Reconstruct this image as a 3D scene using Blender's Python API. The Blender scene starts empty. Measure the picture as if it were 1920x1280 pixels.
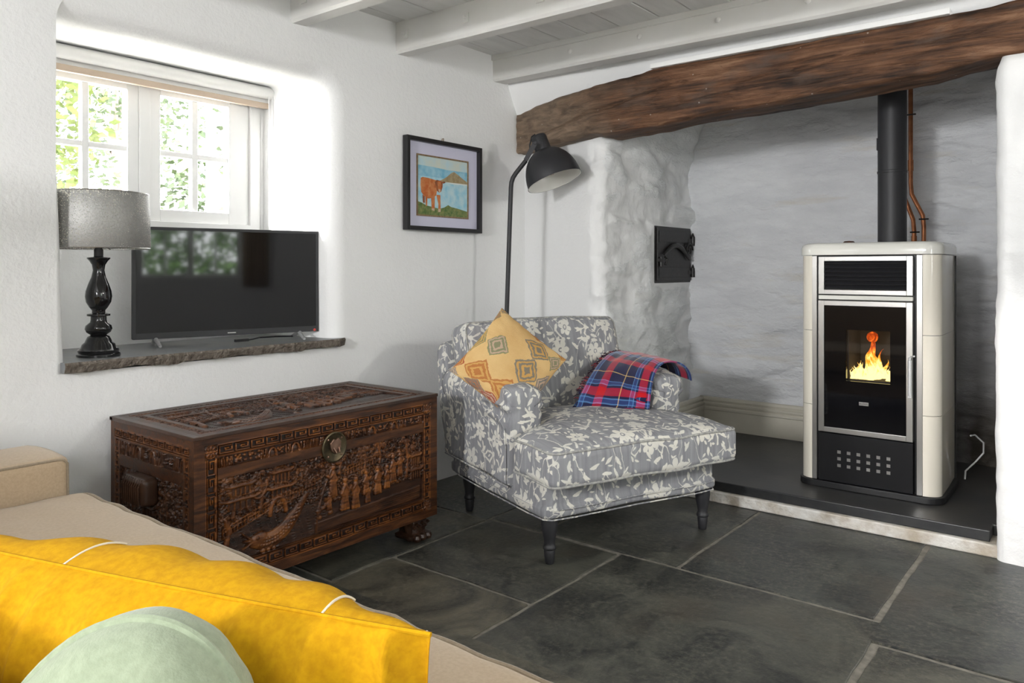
import bpy, bmesh, math, random
import numpy as np
from mathutils import Vector, Matrix, noise, Euler
random.seed(7)
PI = math.pi
S = bpy.context.scene
COL = S.collection

# ------------------------------------------------------------------ camera
H_CAM = 1.15
FW = Vector((-0.6211, 0.7837, 0)); RT = Vector((0.7837, 0.6211, 0))
cd = bpy.data.cameras.new('camera'); cam = bpy.data.objects.new('camera', cd); COL.objects.link(cam)
cam.location = (0, 0, H_CAM)
cam.rotation_euler = (PI / 2, 0, math.atan2(0.6211, 0.7837))
cd.sensor_width = 36; cd.lens = 36 * 1436 / 1920; cd.shift_y = -137 / 1920
cd.clip_start = 0.05
S.camera = cam
# ------------------------------------------------------------------ look
vs = S.view_settings
S.display_settings.display_device = 'sRGB'
vs.view_transform = 'Standard'; vs.look = 'None'; vs.exposure = 0.0; vs.gamma = 1; vs.use_curve_mapping = False
# ------------------------------------------------------------------ world
W = bpy.data.worlds.new('world'); S.world = W; W.use_nodes = True
nt = W.node_tree; nt.nodes.clear()
wo = nt.nodes.new('ShaderNodeOutputWorld'); bg = nt.nodes.new('ShaderNodeBackground')
bg.inputs[0].default_value = (0.95, 0.98, 1.0, 1); bg.inputs[1].default_value = 18.0
nt.links.new(bg.outputs[0], wo.inputs[0])


sl = bpy.data.lights.new('sun', 'SUN'); sl.energy = 75; sl.angle = math.radians(10); sl.color = (1.0, 0.97, 0.93)
so_ = bpy.data.objects.new('sun', sl); COL.objects.link(so_)
so_.rotation_euler = Vector((0.33, 0.88, -0.26)).to_track_quat('-Z', 'Y').to_euler()


def area(name, loc, target, size, power, color=(1, 1, 1), portal=False, size_y=None):
    l = bpy.data.lights.new(name, 'AREA'); l.energy = power; l.color = color; l.size = size
    if size_y:
        l.shape = 'RECTANGLE'; l.size_y = size_y
    o = bpy.data.objects.new(name, l); COL.objects.link(o); o.location = loc
    d = Vector(target) - Vector(loc); o.rotation_euler = d.to_track_quat('-Z', 'Y').to_euler()
    if portal:
        l.cycles.is_portal = True
    return o


# daylight openings: portals guide the sky through the windows
area('window_portal', (-3.46, 1.66, 1.68), (0, 1.66, 1.68), 1.2, 1, portal=True, size_y=0.75)
area('side_window_portal', (2.02, 1.35, 1.55), (0, 1.35, 1.55), 1.0, 1, portal=True, size_y=1.0)
# assumed flash-like lights, unseen and without lamp bodies: one high at the rear end of the room behind the camera, one at the far right of the room
area('assumed_rear_light', (-1.15, -3.5, 2.0), (-1.4, 3.6, 1.30), 0.5, 162, (0.985, 0.99, 1.0), size_y=0.5)
area('assumed_right_light', (1.65, 2.75, 2.0), (-2.9, 3.0, 1.2), 0.22, 23, (1.0, 0.98, 0.95))
area('ceiling_fill', (-0.3, -0.9, 1.75), (-0.7, 0.9, 2.6), 0.7, 26, (0.985, 0.99, 1.0))  # unseen fill added behind the camera, bounced off the ceiling to brighten it


def P(px, py, t):
    """world point at depth t on the sight line through a photo position"""
    l = (px - 960) / 1436 * t
    return Vector((FW.x * t + RT.x * l, FW.y * t + RT.y * l, H_CAM - (py - 503) / 1436 * t))


# ------------------------------------------------------------------ node helper
class NT:
    def __init__(s, name):
        s.m = bpy.data.materials.new(name); s.m.use_nodes = True
        s.t = s.m.node_tree; s.n = s.t.nodes; s.bs = s.n['Principled BSDF']
        s.tc = s.n.new('ShaderNodeTexCoord')

    def lk(s, a, b):
        if hasattr(a, 'is_linked') or isinstance(a, bpy.types.NodeSocket):
            s.t.links.new(a, b)
        else:
            if isinstance(a, (tuple, list)) and len(a) == 3 and b.type == 'RGBA':
                a = (*a, 1)
            b.default_value = a

    def set(s, **k):
        names = dict(col='Base Color', rough='Roughness', metal='Metallic', coat='Coat Weight', spec='Specular IOR Level', emis='Emission Color', es='Emission Strength', trans='Transmission Weight', alpha='Alpha', sheen='Sheen Weight', coatr='Coat Roughness', ior='IOR')
        for a, b in k.items():
            s.lk(b, s.bs.inputs[names[a]])
        return s

    def M(s, op, a, b=0.0, c=0.0):
        n = s.n.new('ShaderNodeMath'); n.operation = op
        s.lk(a, n.inputs[0]); s.lk(b, n.inputs[1])
        if op in ('MULTIPLY_ADD', 'SMOOTH_MIN', 'COMPARE'):
            s.lk(c, n.inputs[2])
        return n.outputs[0]

    def V(s, op, a, b=(0, 0, 0)):
        n = s.n.new('ShaderNodeVectorMath'); n.operation = op
        s.lk(a, n.inputs[0])
        if op == 'SCALE':
            s.lk(b, n.inputs['Scale'])
        else:
            s.lk(b, n.inputs[1])
        return n.outputs['Value'] if op in ('LENGTH', 'DISTANCE', 'DOT_PRODUCT') else n.outputs[0]

    def map(s, vec, scale=(1, 1, 1), loc=(0, 0, 0), rot=(0, 0, 0)):
        n = s.n.new('ShaderNodeMapping'); s.lk(vec, n.inputs[0])
        n.inputs[1].default_value = loc; n.inputs[2].default_value = rot; n.inputs[3].default_value = scale
        return n.outputs[0]

    def noise(s, vec, scale=5, detail=4, rough=0.55, dist=0.0, color=False):
        n = s.n.new('ShaderNodeTexNoise'); s.lk(vec, n.inputs['Vector'])
        n.inputs['Scale'].default_value = scale; n.inputs['Detail'].default_value = detail
        n.inputs['Roughness'].default_value = rough; n.inputs['Distortion'].default_value = dist
        return n.outputs[1] if color else n.outputs[0]

    def vor(s, vec, scale=5, feature='F1', metric='EUCLIDEAN', dim='2D', rnd=1.0):
        n = s.n.new('ShaderNodeTexVoronoi'); n.voronoi_dimensions = dim; n.feature = feature
        if feature == 'F1':
            n.distance = metric
        s.lk(vec, n.inputs['Vector']); n.inputs['Scale'].default_value = scale
        n.inputs['Randomness'].default_value = rnd
        return n.outputs

    def ramp(s, fac, stops, const=False):
        n = s.n.new('ShaderNodeValToRGB'); s.lk(fac, n.inputs[0])
        cr = n.color_ramp
        if const:
            cr.interpolation = 'CONSTANT'
        while len(cr.elements) < len(stops):
            cr.elements.new(0.5)
        for e, (p, c) in zip(cr.elements, stops):
            e.position = p
            e.color = (c, c, c, 1) if not isinstance(c, tuple) else (*c, 1)
        return n.outputs[0]

    def mix(s, f, a, b, mode='MIX'):
        n = s.n.new('ShaderNodeMix'); n.data_type = 'RGBA'; n.blend_type = mode
        s.lk(f, n.inputs[0]); s.lk(a, n.inputs[6]); s.lk(b, n.inputs[7])
        return n.outputs[2]

    def sep(s, v):
        n = s.n.new('ShaderNodeSeparateXYZ'); s.lk(v, n.inputs[0]); return n.outputs

    def comb(s, x, y, z=0.0):
        n = s.n.new('ShaderNodeCombineXYZ'); s.lk(x, n.inputs[0]); s.lk(y, n.inputs[1]); s.lk(z, n.inputs[2]); return n.outputs[0]

    def bump(s, h, strength=0.3, dist=0.01):
        n = s.n.new('ShaderNodeBump'); n.inputs['Strength'].default_value = strength; n.inputs['Distance'].default_value = dist
        s.lk(h, n.inputs['Height'])
        s.t.links.new(n.outputs[0], s.bs.inputs['Normal']); return s

    @property
    def obj(s): return s.tc.outputs['Object']
    @property
    def uv(s): return s.tc.outputs['UV']


def simple(name, col, rough=0.5, metal=0.0, col2=None, ns=8, bump=0.0, bs=60, bd=0.003, **k):
    n = NT(name)
    c = col
    if col2:
        c = n.mix(n.ramp(n.noise(n.obj, ns, 5), [(0.35, 0.0), (0.65, 1.0)]), col, col2)
    n.set(col=c, rough=rough, metal=metal, **k)
    if bump:
        n.bump(n.noise(n.obj, bs, 4), bump, bd)
    return n.m


# ------------------------------------------------------------------ materials
MT = {}
def wall_mat():
    n = NT('white_plaster')
    c = n.mix(n.ramp(n.noise(n.obj, 1.3, 3), [(0.3, 0.0), (0.7, 1.0)]), (0.85, 0.85, 0.845), (0.81, 0.81, 0.805))
    n.set(col=c, rough=0.75, spec=0.3)
    n.bump(n.M('ADD', n.noise(n.obj, 55, 4, 0.6), n.M('MULTIPLY', n.noise(n.obj, 7, 3), 1.2)), 0.30, 0.008)
    return n.m
MT['wall'] = wall_mat()

def stone_mat(tint):
    n = NT('whitewashed_stone' + tint)
    a, b = ((0.84, 0.85, 0.85), (0.76, 0.77, 0.76)) if tint == '_jamb' else ((0.80, 0.81, 0.825), (0.68, 0.69, 0.71))
    c = n.mix(n.ramp(n.noise(n.map(n.obj, (1, 1, 3)), 3.0, 6), [(0.35, 0.0), (0.68, 1.0)]), a, b)
    st = n.ramp(n.noise(n.map(n.obj, (0.8, 0.8, 5), (3, 1, 7)), 2.2, 5), [(0.60, 0.0), (0.74, 0.38)])
    c = n.mix(st, c, (0.62, 0.55, 0.42) if tint != '_jamb' else (0.66, 0.64, 0.57))
    if tint != '_jamb':  # soot low on the right of the recess, stove's shadow painted in above
        x, y, z = n.sep(n.obj)
        m = n.M('MULTIPLY', n.ramp(n.M('ADD', x, n.M('MULTIPLY', n.noise(n.obj, 5, 4), 0.4)), [(0.0, 0.0), (1.0, 0.0)]), 1.0)
        d = n.M('ADD', n.M('MULTIPLY', z, 1.0), n.M('MULTIPLY', n.noise(n.obj, 4, 5), 0.5))
        low = n.ramp(n.M('MULTIPLY', d, 0.6), [(0.30, 1.0), (0.72, 0.45), (0.95, 0.0)])
        rx = n.ramp(n.M('ADD', n.M('ADD', x, 1.3), n.M('MULTIPLY', n.noise(n.obj, 3, 3), 0.3)), [(0.55, 0.0), (0.85, 1.0)])
        c = n.mix(n.M('MULTIPLY', low, rx), c, (0.055, 0.045, 0.035))
    n.set(col=c, rough=0.62, spec=0.35)
    h = n.M('ADD', n.noise(n.map(n.obj, (1, 1, 2.4)), 14, 6, 0.6, 0.6), n.M('MULTIPLY', n.noise(n.obj, 70, 3), 0.25))
    n.bump(h, 0.8, 0.018)
    return n.m
MT['stone_jamb'] = stone_mat('_jamb'); MT['stone_back'] = stone_mat('_back')

def ceil_mat():
    n = NT('white_painted_boards')
    c = n.mix(n.ramp(n.noise(n.map(n.obj, (6, 1, 1)), 3, 5), [(0.4, 0.0), (0.7, 1.0)]), (0.74, 0.74, 0.73), (0.66, 0.66, 0.65))
    n.set(col=c, rough=0.5)
    n.bump(n.noise(n.map(n.obj, (10, 1, 1)), 9, 5), 0.3, 0.006)
    return n.m
MT['boards'] = ceil_mat()
MT['joist'] = simple('white_painted_timber', (0.76, 0.755, 0.735), 0.45, 0, (0.70, 0.69, 0.66), 3, 0.25, 12, 0.008)

def beam_mat():
    n = NT('old_oak')
    v = n.map(n.obj, (0.55, 9, 9))
    g = n.M('ADD', n.M('MULTIPLY', n.noise(v, 3.4, 9, 0.68, 0.5), 0.7), n.M('MULTIPLY', n.noise(n.map(n.obj, (1, 1.6, 1.6)), 3.1, 7, 0.65), 0.3))
    c = n.ramp(g, [(0.36, (0.012, 0.007, 0.005)), (0.45, (0.060, 0.028, 0.014)), (0.54, (0.135, 0.062, 0.030)), (0.66, (0.27, 0.150, 0.085))])
    pale = n.ramp(n.M('ADD', n.sep(n.obj)[0], n.M('MULTIPLY', n.noise(n.obj, 2.5, 4), 1.0)), [(-0.0, 0.0), (1.0, 0.0)])
    x = n.sep(n.obj)[0]
    left = n.ramp(n.M('ADD', n.M('MULTIPLY', x, -0.7), n.M('MULTIPLY', n.noise(n.obj, 6, 4), 0.5)), [(0.92, 0.0), (1.0, 1.0)])
    left = n.ramp(n.M('ADD', n.M('ADD', n.M('MULTIPLY', x, -1.0), -2.0), n.M('MULTIPLY', n.noise(n.obj, 5, 4), 0.8)), [(0.35, 0.0), (0.9, 1.0)])
    c = n.mix(n.M('MULTIPLY', left, 0.8), c, n.ramp(g, [(0.3, (0.09, 0.06, 0.04)), (0.7, (0.36, 0.27, 0.19))]))
    pt = n.ramp(n.noise(n.map(n.obj, (1, 2, 2), (5, 5, 5)), 4, 5), [(0.56, 0.0), (0.68, 0.7)])
    c = n.mix(pt, c, (0.10, 0.07, 0.055))
    spk = n.ramp(n.vor(n.obj, 14, dim='3D')[0], [(0.045, 1.0), (0.07, 0.0)])
    c = n.mix(n.M('MULTIPLY', spk, 0.5), c, (0.5, 0.47, 0.42))
    n.set(col=c, rough=0.62, spec=0.35)
    crack = n.ramp(n.noise(n.map(n.obj, (0.5, 4, 4), (2, 2, 2)), 2.5, 6, 0.6, 1.5), [(0.485, 1.0), (0.497, 0.0), (0.503, 0.0), (0.515, 1.0)])
    n.bump(n.M('ADD', n.M('MULTIPLY', g, 1.0), n.M('MULTIPLY', crack, 0.15)), 0.7, 0.018)
    return n.m
MT['oak'] = beam_mat()

def slate_floor():
    n = NT('slate_flagstone')
    geo = n.n.new('ShaderNodeNewGeometry'); ri = geo.outputs['Random Per Island']
    base = n.ramp(ri, [(0.0, (0.017, 0.020, 0.021)), (0.5, (0.028, 0.029, 0.026)), (1.0, (0.045, 0.042, 0.034))])
    nn = n.noise(n.obj, 2.6, 9, 0.72, 1.2)
    c = n.mix(n.ramp(nn, [(0.40, 0.0), (0.60, 1.0)]), base, n.mix(1.0, base, (4.2, 3.9, 3.3), 'MULTIPLY'))
    sp = n.ramp(n.noise(n.obj, 45, 7, 0.8), [(0.48, 0.0), (0.66, 1.0)])
    c = n.mix(n.M('MULTIPLY', sp, n.ramp(n.noise(n.obj, 2.2, 3), [(0.35, 0.15), (0.65, 0.75)])), c, (0.21, 0.195, 0.15))
    c = n.mix(n.ramp(n.noise(n.map(n.obj, (1, 1, 1), (4, 9, 0)), 2.3, 4), [(0.55, 0.0), (0.7, 0.5)]), c, (0.075, 0.06, 0.042))
    n.set(col=c, rough=n.ramp(nn, [(0.3, 0.30), (0.7, 0.50)]), spec=0.5)
    n.bump(n.M('ADD', n.noise(n.obj, 7, 8, 0.6), n.M('MULTIPLY', n.noise(n.obj, 60, 6, 0.7), 0.25)), 0.6, 0.010)
    return n.m
MT['slate'] = slate_floor()
MT['grout'] = simple('lime_grout', (0.27, 0.25, 0.21), 0.9, 0, (0.17, 0.155, 0.13), 30, 0.5, 120)
MT['hearth'] = simple('polished_slate', (0.028, 0.029, 0.031), 0.42, 0, (0.05, 0.047, 0.042), 4, 0.15, 30)
MT['hearth_edge'] = simple('honed_slate_edge', (0.018, 0.019, 0.021), 0.35, 0, (0.03, 0.03, 0.03), 20, 0.1, 60)
MT['plinth'] = simple('chipped_white_paint', (0.72, 0.70, 0.66), 0.8, 0, (0.45, 0.39, 0.31), 11, 0.6, 50, 0.01)
MT['sill_top'] = simple('sill_slate', (0.13, 0.14, 0.15), 0.35, 0, (0.18, 0.18, 0.17), 6, 0.2, 30)
MT['sill_edge'] = simple('riven_slate_edge', (0.10, 0.08, 0.062), 0.85, 0, (0.20, 0.17, 0.14), 40, 1.0, 60, 0.02)
MT['cream'] = simple('cream_ceramic', (0.84, 0.79, 0.68), 0.12, 0, coat=0.6)
MT['cream_top'] = simple('white_ceramic', (0.80, 0.79, 0.73), 0.12, 0, coat=0.6)
MT['skirt'] = simple('cream_paint', (0.60, 0.57, 0.48), 0.4, 0, (0.55, 0.52, 0.44), 6)
MT['steel'] = simple('brushed_steel', (0.52, 0.51, 0.49), 0.28, 1.0)
MT['silver'] = simple('silver_paint', (0.42, 0.42, 0.42), 0.4, 0.3)
MT['chrome'] = simple('chrome', (0.75, 0.75, 0.75), 0.30, 0.6)
MT['black'] = simple('black_metal', (0.012, 0.012, 0.013), 0.42)
MT['blackgloss'] = simple('black_gloss', (0.006, 0.006, 0.007), 0.07, coat=0.4)
MT['blackglass'] = simple('black_glass', (0.003, 0.003, 0.004), 0.045, spec=0.5)
MT['blackmat'] = simple('matt_black_steel', (0.022, 0.022, 0.025), 0.5)
MT['iron'] = simple('black_cast_iron', (0.012, 0.012, 0.012), 0.42, 0, (0.02, 0.017, 0.015), 30, 0.4, 60)
MT['rust'] = simple('rusty_iron', (0.10, 0.035, 0.015), 0.8, 0, (0.03, 0.02, 0.015), 60)
MT['copper'] = simple('aged_copper', (0.42, 0.17, 0.08), 0.35, 0.9, (0.25, 0.10, 0.05), 20)
MT['white'] = simple('white_gloss_paint', (0.88, 0.88, 0.87), 0.35)
MT['whitein'] = simple('white_enamel', (0.85, 0.84, 0.80), 0.3)
MT['brass'] = simple('tarnished_brass', (0.13, 0.10, 0.055), 0.42, 0.85, (0.06, 0.05, 0.032), 40, 0.3, 60)
MT['brassworn'] = simple('worn_copper_hasp', (0.36, 0.22, 0.16), 0.3, 0.9, (0.15, 0.09, 0.06), 25, 0.2, 60)
MT['blindbar'] = simple('beige_bar', (0.50, 0.40, 0.31), 0.6)
MT['blindfab'] = simple('white_blind_fabric', (0.80, 0.79, 0.77), 0.8)
MT['grey'] = simple('grey_plastic', (0.12, 0.12, 0.12), 0.5)
MT['red'] = simple('red_sticker', (0.6, 0.06, 0.04), 0.5)
MT['bulb'] = simple('clear_bulb', (0.75, 0.55, 0.38), 0.1, 0, trans=0.5)
MT['darkfire'] = simple('firebox_brick', (0.03, 0.018, 0.012), 0.9, 0, (0.015, 0.01, 0.008), 20, 0.4, 30)
MT['curtain'] = simple('cream_curtain', (0.5, 0.38, 0.26), 0.9)

def linen(name, a, b, bscale=500):
    n = NT(name)
    c = n.mix(n.ramp(n.noise(n.obj, 130, 3), [(0.35, 0.0), (0.65, 1.0)]), a, b)
    n.set(col=c, rough=0.9, spec=0.2, sheen=0.25)
    n.bump(n.M('ADD', n.M('MULTIPLY', n.noise(n.obj, bscale, 2), 0.15), n.noise(n.obj, 6, 3)), 0.30, 0.012)
    return n.m
MT['linen'] = linen('beige_linen', (0.56, 0.435, 0.30), (0.50, 0.38, 0.255))
MT['linenpipe'] = linen('beige_piping', (0.36, 0.29, 0.21), (0.30, 0.24, 0.17))
MT['yellow'] = linen('yellow_velvet', (0.56, 0.30, 0.003), (0.47, 0.235, 0.002)); MT['yellow'].node_tree.nodes['Principled BSDF'].inputs['Sheen Weight'].default_value = 0.0; MT['yellow'].node_tree.nodes['Bump'].inputs['Strength'].default_value = 0.1
MT['sage'] = linen('sage_velvet', (0.32, 0.37, 0.26), (0.27, 0.32, 0.22))
MT['thread'] = simple('silver_thread', (0.75, 0.68, 0.55), 0.6)

def floral():
    n = NT('grey_floral_fabric')
    u = n.uv
    wob = n.V('SCALE', n.V('SUBTRACT', n.noise(u, 35, 3, color=True), (0.5, 0.5, 0.5)), 0.014)
    p = n.V('MULTIPLY', n.V('ADD', u, wob), (1, 1, 0))

    def polar(sc, rnd, off):
        q = n.V('ADD', p, (off, off * 1.7, 0))
        o = n.vor(q, sc, rnd=rnd)
        d = n.V('SUBTRACT', q, o[2]); x, y, z = n.sep(d)
        cr, cg, cb = n.sep(o[1])
        return x, y, n.V('LENGTH', n.V('MULTIPLY', d, (1, 1, 0))), cr, cg, cb
    def lt(a, b, s=0.0025):  # soft a<b
        return n.M('MAXIMUM', n.M('MINIMUM', n.M('DIVIDE', n.M('SUBTRACT', b, a), s), 1.0), 0.0)
    # big flowers
    x, y, r, cr, cg, cb = polar(6.5, 0.65, 0.0)
    th = n.M('ADD', n.M('ARCTAN2', y, x), n.M('MULTIPLY', cr, 6.3))
    pet = n.M('POWER', n.M('ABSOLUTE', n.M('COSINE', n.M('MULTIPLY', th, 3.0))), 0.6)
    size = n.M('MULTIPLY_ADD', cg, 0.016, 0.030)
    R = n.M('MULTIPLY', size, n.M('MULTIPLY_ADD', pet, 0.62, 0.38))
    fl = n.M('MULTIPLY', lt(r, R), n.M('GREATER_THAN', cb, 0.22))
    core = n.M('MULTIPLY', lt(r, 0.0105), n.M('SUBTRACT', 1.0, lt(r, 0.006)))
    fl = n.M('MULTIPLY', fl, n.M('SUBTRACT', 1.0, core))
    # branching leaf sprays
    x, y, r, cr, cg, cb = polar(8.5, 0.9, 3.3)
    th = n.M('ADD', n.M('ARCTAN2', y, x), n.M('MULTIPLY', cr, 6.3))
    pet = n.M('POWER', n.M('MAXIMUM', n.M('COSINE', n.M('MULTIPLY', th, 6.0)), 0.0), 1.6)
    half = n.M('GREATER_THAN', n.M('COSINE', th), -0.15)
    R2 = n.M('MULTIPLY', n.M('MULTIPLY', 0.056, pet), half)
    spray = n.M('MULTIPLY', n.M('MAXIMUM', lt(r, R2), lt(r, 0.010)), n.M('GREATER_THAN', cb, 0.35))
    # small leaves
    def leaves(sc, off, a, b, gate):
        x, y, r, cr, cg, cb = polar(sc, 0.9, off)
        an = n.M('MULTIPLY', cr, 6.3); ca = n.M('COSINE', an); sa = n.M('SINE', an)
        xx = n.M('ADD', n.M('MULTIPLY', x, ca), n.M('MULTIPLY', y, sa))
        yy = n.M('SUBTRACT', n.M('MULTIPLY', y, ca), n.M('MULTIPLY', x, sa))
        e = n.M('ADD', n.M('POWER', n.M('ABSOLUTE', n.M('DIVIDE', xx, a)), 1.6), n.M('POWER', n.M('ABSOLUTE', n.M('DIVIDE', yy, b)), 1.6))
        return n.M('MULTIPLY', lt(e, 1.0, 0.25), n.M('GREATER_THAN', cb, gate))
    l1 = leaves(21, 1.3, 0.019, 0.0068, 0.30)
    l2 = leaves(34, 5.1, 0.0095, 0.004, 0.45)
    # stems
    vn = n.noise(n.map(p, (1.5, 0.8, 1)), 7, 1.5, 0.5, 0.5)
    stem = lt(n.M('ABSOLUTE', n.M('SUBTRACT', vn, 0.5)), 0.008, 0.006)
    m = n.M('MAXIMUM', n.M('MAXIMUM', fl, spray), n.M('MAXIMUM', n.M('MAXIMUM', l1, l2), stem))
    streak = n.noise(n.map(u, (60, 3, 1)), 1.0, 3)
    g = n.mix(n.ramp(streak, [(0.35, 0.0), (0.65, 1.0)]), (0.23, 0.232, 0.25), (0.33, 0.333, 0.345))
    cr_ = n.mix(n.ramp(n.noise(u, 9, 2), [(0.4, 0.0), (0.6, 1.0)]), (0.78, 0.75, 0.67), (0.68, 0.665, 0.61))
    n.set(col=n.mix(n.M('MULTIPLY', m, 0.93), g, cr_), rough=0.88, spec=0.2)
    n.bump(n.M('ADD', n.M('MULTIPLY', n.noise(n.obj, 420, 2), 0.12), n.noise(n.map(n.obj, (1, 1, 1)), 9, 4, 0.5, 0.8)), 0.45, 0.016)
    return n.m
MT['floral'] = floral()
MT['floralpipe'] = simple('grey_cream_piping', (0.46, 0.45, 0.41), 0.85, 0, (0.24, 0.24, 0.24), 60)

def kilim():
    n = NT('ochre_kilim_weave')
    p = n.V('MULTIPLY', n.V('ADD', n.uv, n.V('SCALE', n.V('SUBTRACT', n.noise(n.uv, 60, 2, color=True), (0.5, 0.5, 0.5)), 0.014)), (1, 1, 0))
    base = n.mix(n.ramp(n.noise(n.uv, 9, 5), [(0.35, 0.0), (0.7, 1.0)]), (0.70, 0.48, 0.22), (0.60, 0.37, 0.15))
    o = n.vor(p, 10.5, metric='MANHATTAN', rnd=0.45)
    r, g, b = n.sep(o[1]); d = n.M('MULTIPLY', o[0], n.M('MULTIPLY_ADD', g, 0.35, 0.55))
    c1 = n.ramp(r, [(0.0, (0.33, 0.055, 0.035)), (0.3, (0.20, 0.22, 0.12)), (0.55, (0.42, 0.15, 0.05)), (0.78, (0.16, 0.17, 0.16))], True)
    c2 = n.ramp(g, [(0.0, (0.55, 0.30, 0.08)), (0.4, (0.45, 0.33, 0.28)), (0.7, (0.30, 0.08, 0.05))], True)
    ring = n.ramp(d, [(0.0, 1.0), (0.10, 0.0), (0.17, 1.0), (0.24, 0.0), (0.29, 1.0), (0.34, 0.0)], True)
    inn = n.ramp(d, [(0.0, 1.0), (0.31, 0.0)], True)
    on = n.M('GREATER_THAN', b, 0.12)
    c = n.mix(n.M('MULTIPLY', n.M('MULTIPLY', inn, on), 0.75), base, c2)
    c = n.mix(n.M('MULTIPLY', n.M('MULTIPLY', ring, on), 0.85), c, c1)
    n.set(col=c, rough=0.95, spec=0.1)
    n.bump(n.M('ADD', n.noise(n.map(n.obj, (1, 1, 1)), 260, 2), n.M('MULTIPLY', n.noise(n.obj, 14, 3), 1.5)), 0.4, 0.006)
    return n.m
MT['kilim'] = kilim()

def tartan():
    n = NT('red_navy_tartan')
    x, y, z = n.sep(n.uv)
    navy = (0.014, 0.014, 0.055); red = (0.50, 0.006, 0.012); sky = (0.10, 0.24, 0.48); ylw = (0.62, 0.42, 0.16); blu = (0.03, 0.06, 0.20)
    st = [(0.0, navy), (0.10, navy), (0.20, ylw), (0.215, navy), (0.36, sky), (0.375, blu), (0.42, sky), (0.435, navy), (0.47, red), (0.60, navy), (0.63, sky), (0.645, blu), (0.69, sky), (0.705, navy), (0.84, red), (0.97, navy)]
    a = n.ramp(n.M('FRACT', n.M('MULTIPLY_ADD', x, 2.5, 0.62)), st, True)
    b = n.ramp(n.M('FRACT', n.M('MULTIPLY_ADD', y, 2.5, 0.22)), st, True)
    c = n.mix(0.5, a, b)
    c = n.mix(0.22, c, n.mix(1.0, a, b, 'LIGHTEN'))
    n.set(col=c, rough=0.92, spec=0.15, sheen=0.3)
    n.bump(n.noise(n.obj, 300, 3), 0.35, 0.003)
    return n.m
MT['tartan'] = tartan()
MT['fringe'] = simple('dark_fringe', (0.05, 0.008, 0.02), 0.9, 0, (0.01, 0.01, 0.03), 90)
MT['fringe_red'] = simple('red_fringe', (0.32, 0.01, 0.03), 0.9)

def chest_mat():
    n = NT('carved_camphor_wood')
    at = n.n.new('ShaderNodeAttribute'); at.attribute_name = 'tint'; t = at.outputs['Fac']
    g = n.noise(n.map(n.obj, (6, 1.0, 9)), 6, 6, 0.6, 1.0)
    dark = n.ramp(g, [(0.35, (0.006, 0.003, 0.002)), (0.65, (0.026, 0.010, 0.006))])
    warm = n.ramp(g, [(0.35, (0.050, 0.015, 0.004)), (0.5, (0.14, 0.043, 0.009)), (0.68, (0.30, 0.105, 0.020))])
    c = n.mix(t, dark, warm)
    n.set(col=c, rough=n.ramp(g, [(0.3, 0.32), (0.7, 0.46)]), spec=0.4)
    n.bump(n.noise(n.map(n.obj, (3, 1, 3)), 40, 5), 0.25, 0.003)
    return n.m
MT['chest'] = chest_mat()
MT['chestdark'] = simple('dark_camphor_wood', (0.028, 0.013, 0.008), 0.35, 0, (0.055, 0.025, 0.013), 12, 0.3, 50)

def lampshade():
    n = NT('perforated_silver_foil')
    v = n.vor(n.obj, 170, dim='3D')[0]
    dens = n.noise(n.map(n.obj, (1, 1, 1)), 9, 3)
    z = n.sep(n.obj)[2]
    holes = n.M('LESS_THAN', v, n.M('MULTIPLY_ADD', dens, 0.9, -0.19))
    c = n.mix(holes, (0.36, 0.355, 0.34), (0.92, 0.90, 0.82))
    n.set(col=c, rough=0.6, metal=n.M('MULTIPLY_ADD', holes, -0.7, 0.7))
    tr = n.n.new('ShaderNodeBsdfTranslucent'); tr.inputs[0].default_value = (1, 0.98, 0.9, 1)
    mx = n.n.new('ShaderNodeMixShader'); out = n.n['Material Output']
    n.lk(n.M('MULTIPLY', holes, 0.8), mx.inputs[0]); n.t.links.new(n.bs.outputs[0], mx.inputs[1]); n.t.links.new(tr.outputs[0], mx.inputs[2])
    n.t.links.new(mx.outputs[0], out.inputs[0])
    n.bump(n.M('ADD', n.noise(n.obj, 120, 3), n.M('MULTIPLY', holes, -0.5)), 0.3, 0.003)
    return n.m
MT['shade'] = lampshade()

def flame_mat():
    n = NT('flame')
    at = n.n.new('ShaderNodeAttribute'); at.attribute_name = 'burn'; h = at.outputs['Fac']
    f = n.noise(n.map(n.obj, (1, 1, 0.45)), 38, 4, 0.6, 1.5)
    k = n.M('ADD', h, n.M('MULTIPLY', n.M('SUBTRACT', f, 0.5), 1.5))
    c = n.ramp(k, [(0.0, (0.5, 0.015, 0.0)), (0.3, (1.0, 0.14, 0.008)), (0.6, (1.0, 0.42, 0.03)), (0.85, (1.0, 0.78, 0.28))])
    s_ = n.M('MULTIPLY', n.ramp(k, [(0.0, 0.2), (0.5, 0.6), (1.0, 1.0)]), 2.2)
    n.set(col=(0, 0, 0), emis=c, es=s_, rough=1)
    n.bs.inputs['Specular IOR Level'].default_value = 0
    return n.m
MT['flame'] = flame_mat()

def pane_mat():
    n = NT('window_glass')
    g = n.n.new('ShaderNodeBsdfGlossy'); g.inputs[1].default_value = 0.02
    t = n.n.new('ShaderNodeBsdfTransparent')
    mx = n.n.new('ShaderNodeMixShader')
    mx.inputs[0].default_value = 0.05; n.t.links.new(t.outputs[0], mx.inputs[1]); n.t.links.new(g.outputs[0], mx.inputs[2])
    n.t.links.new(mx.outputs[0], n.n['Material Output'].inputs[0])
    return n.m
MT['pane'] = pane_mat()


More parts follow.
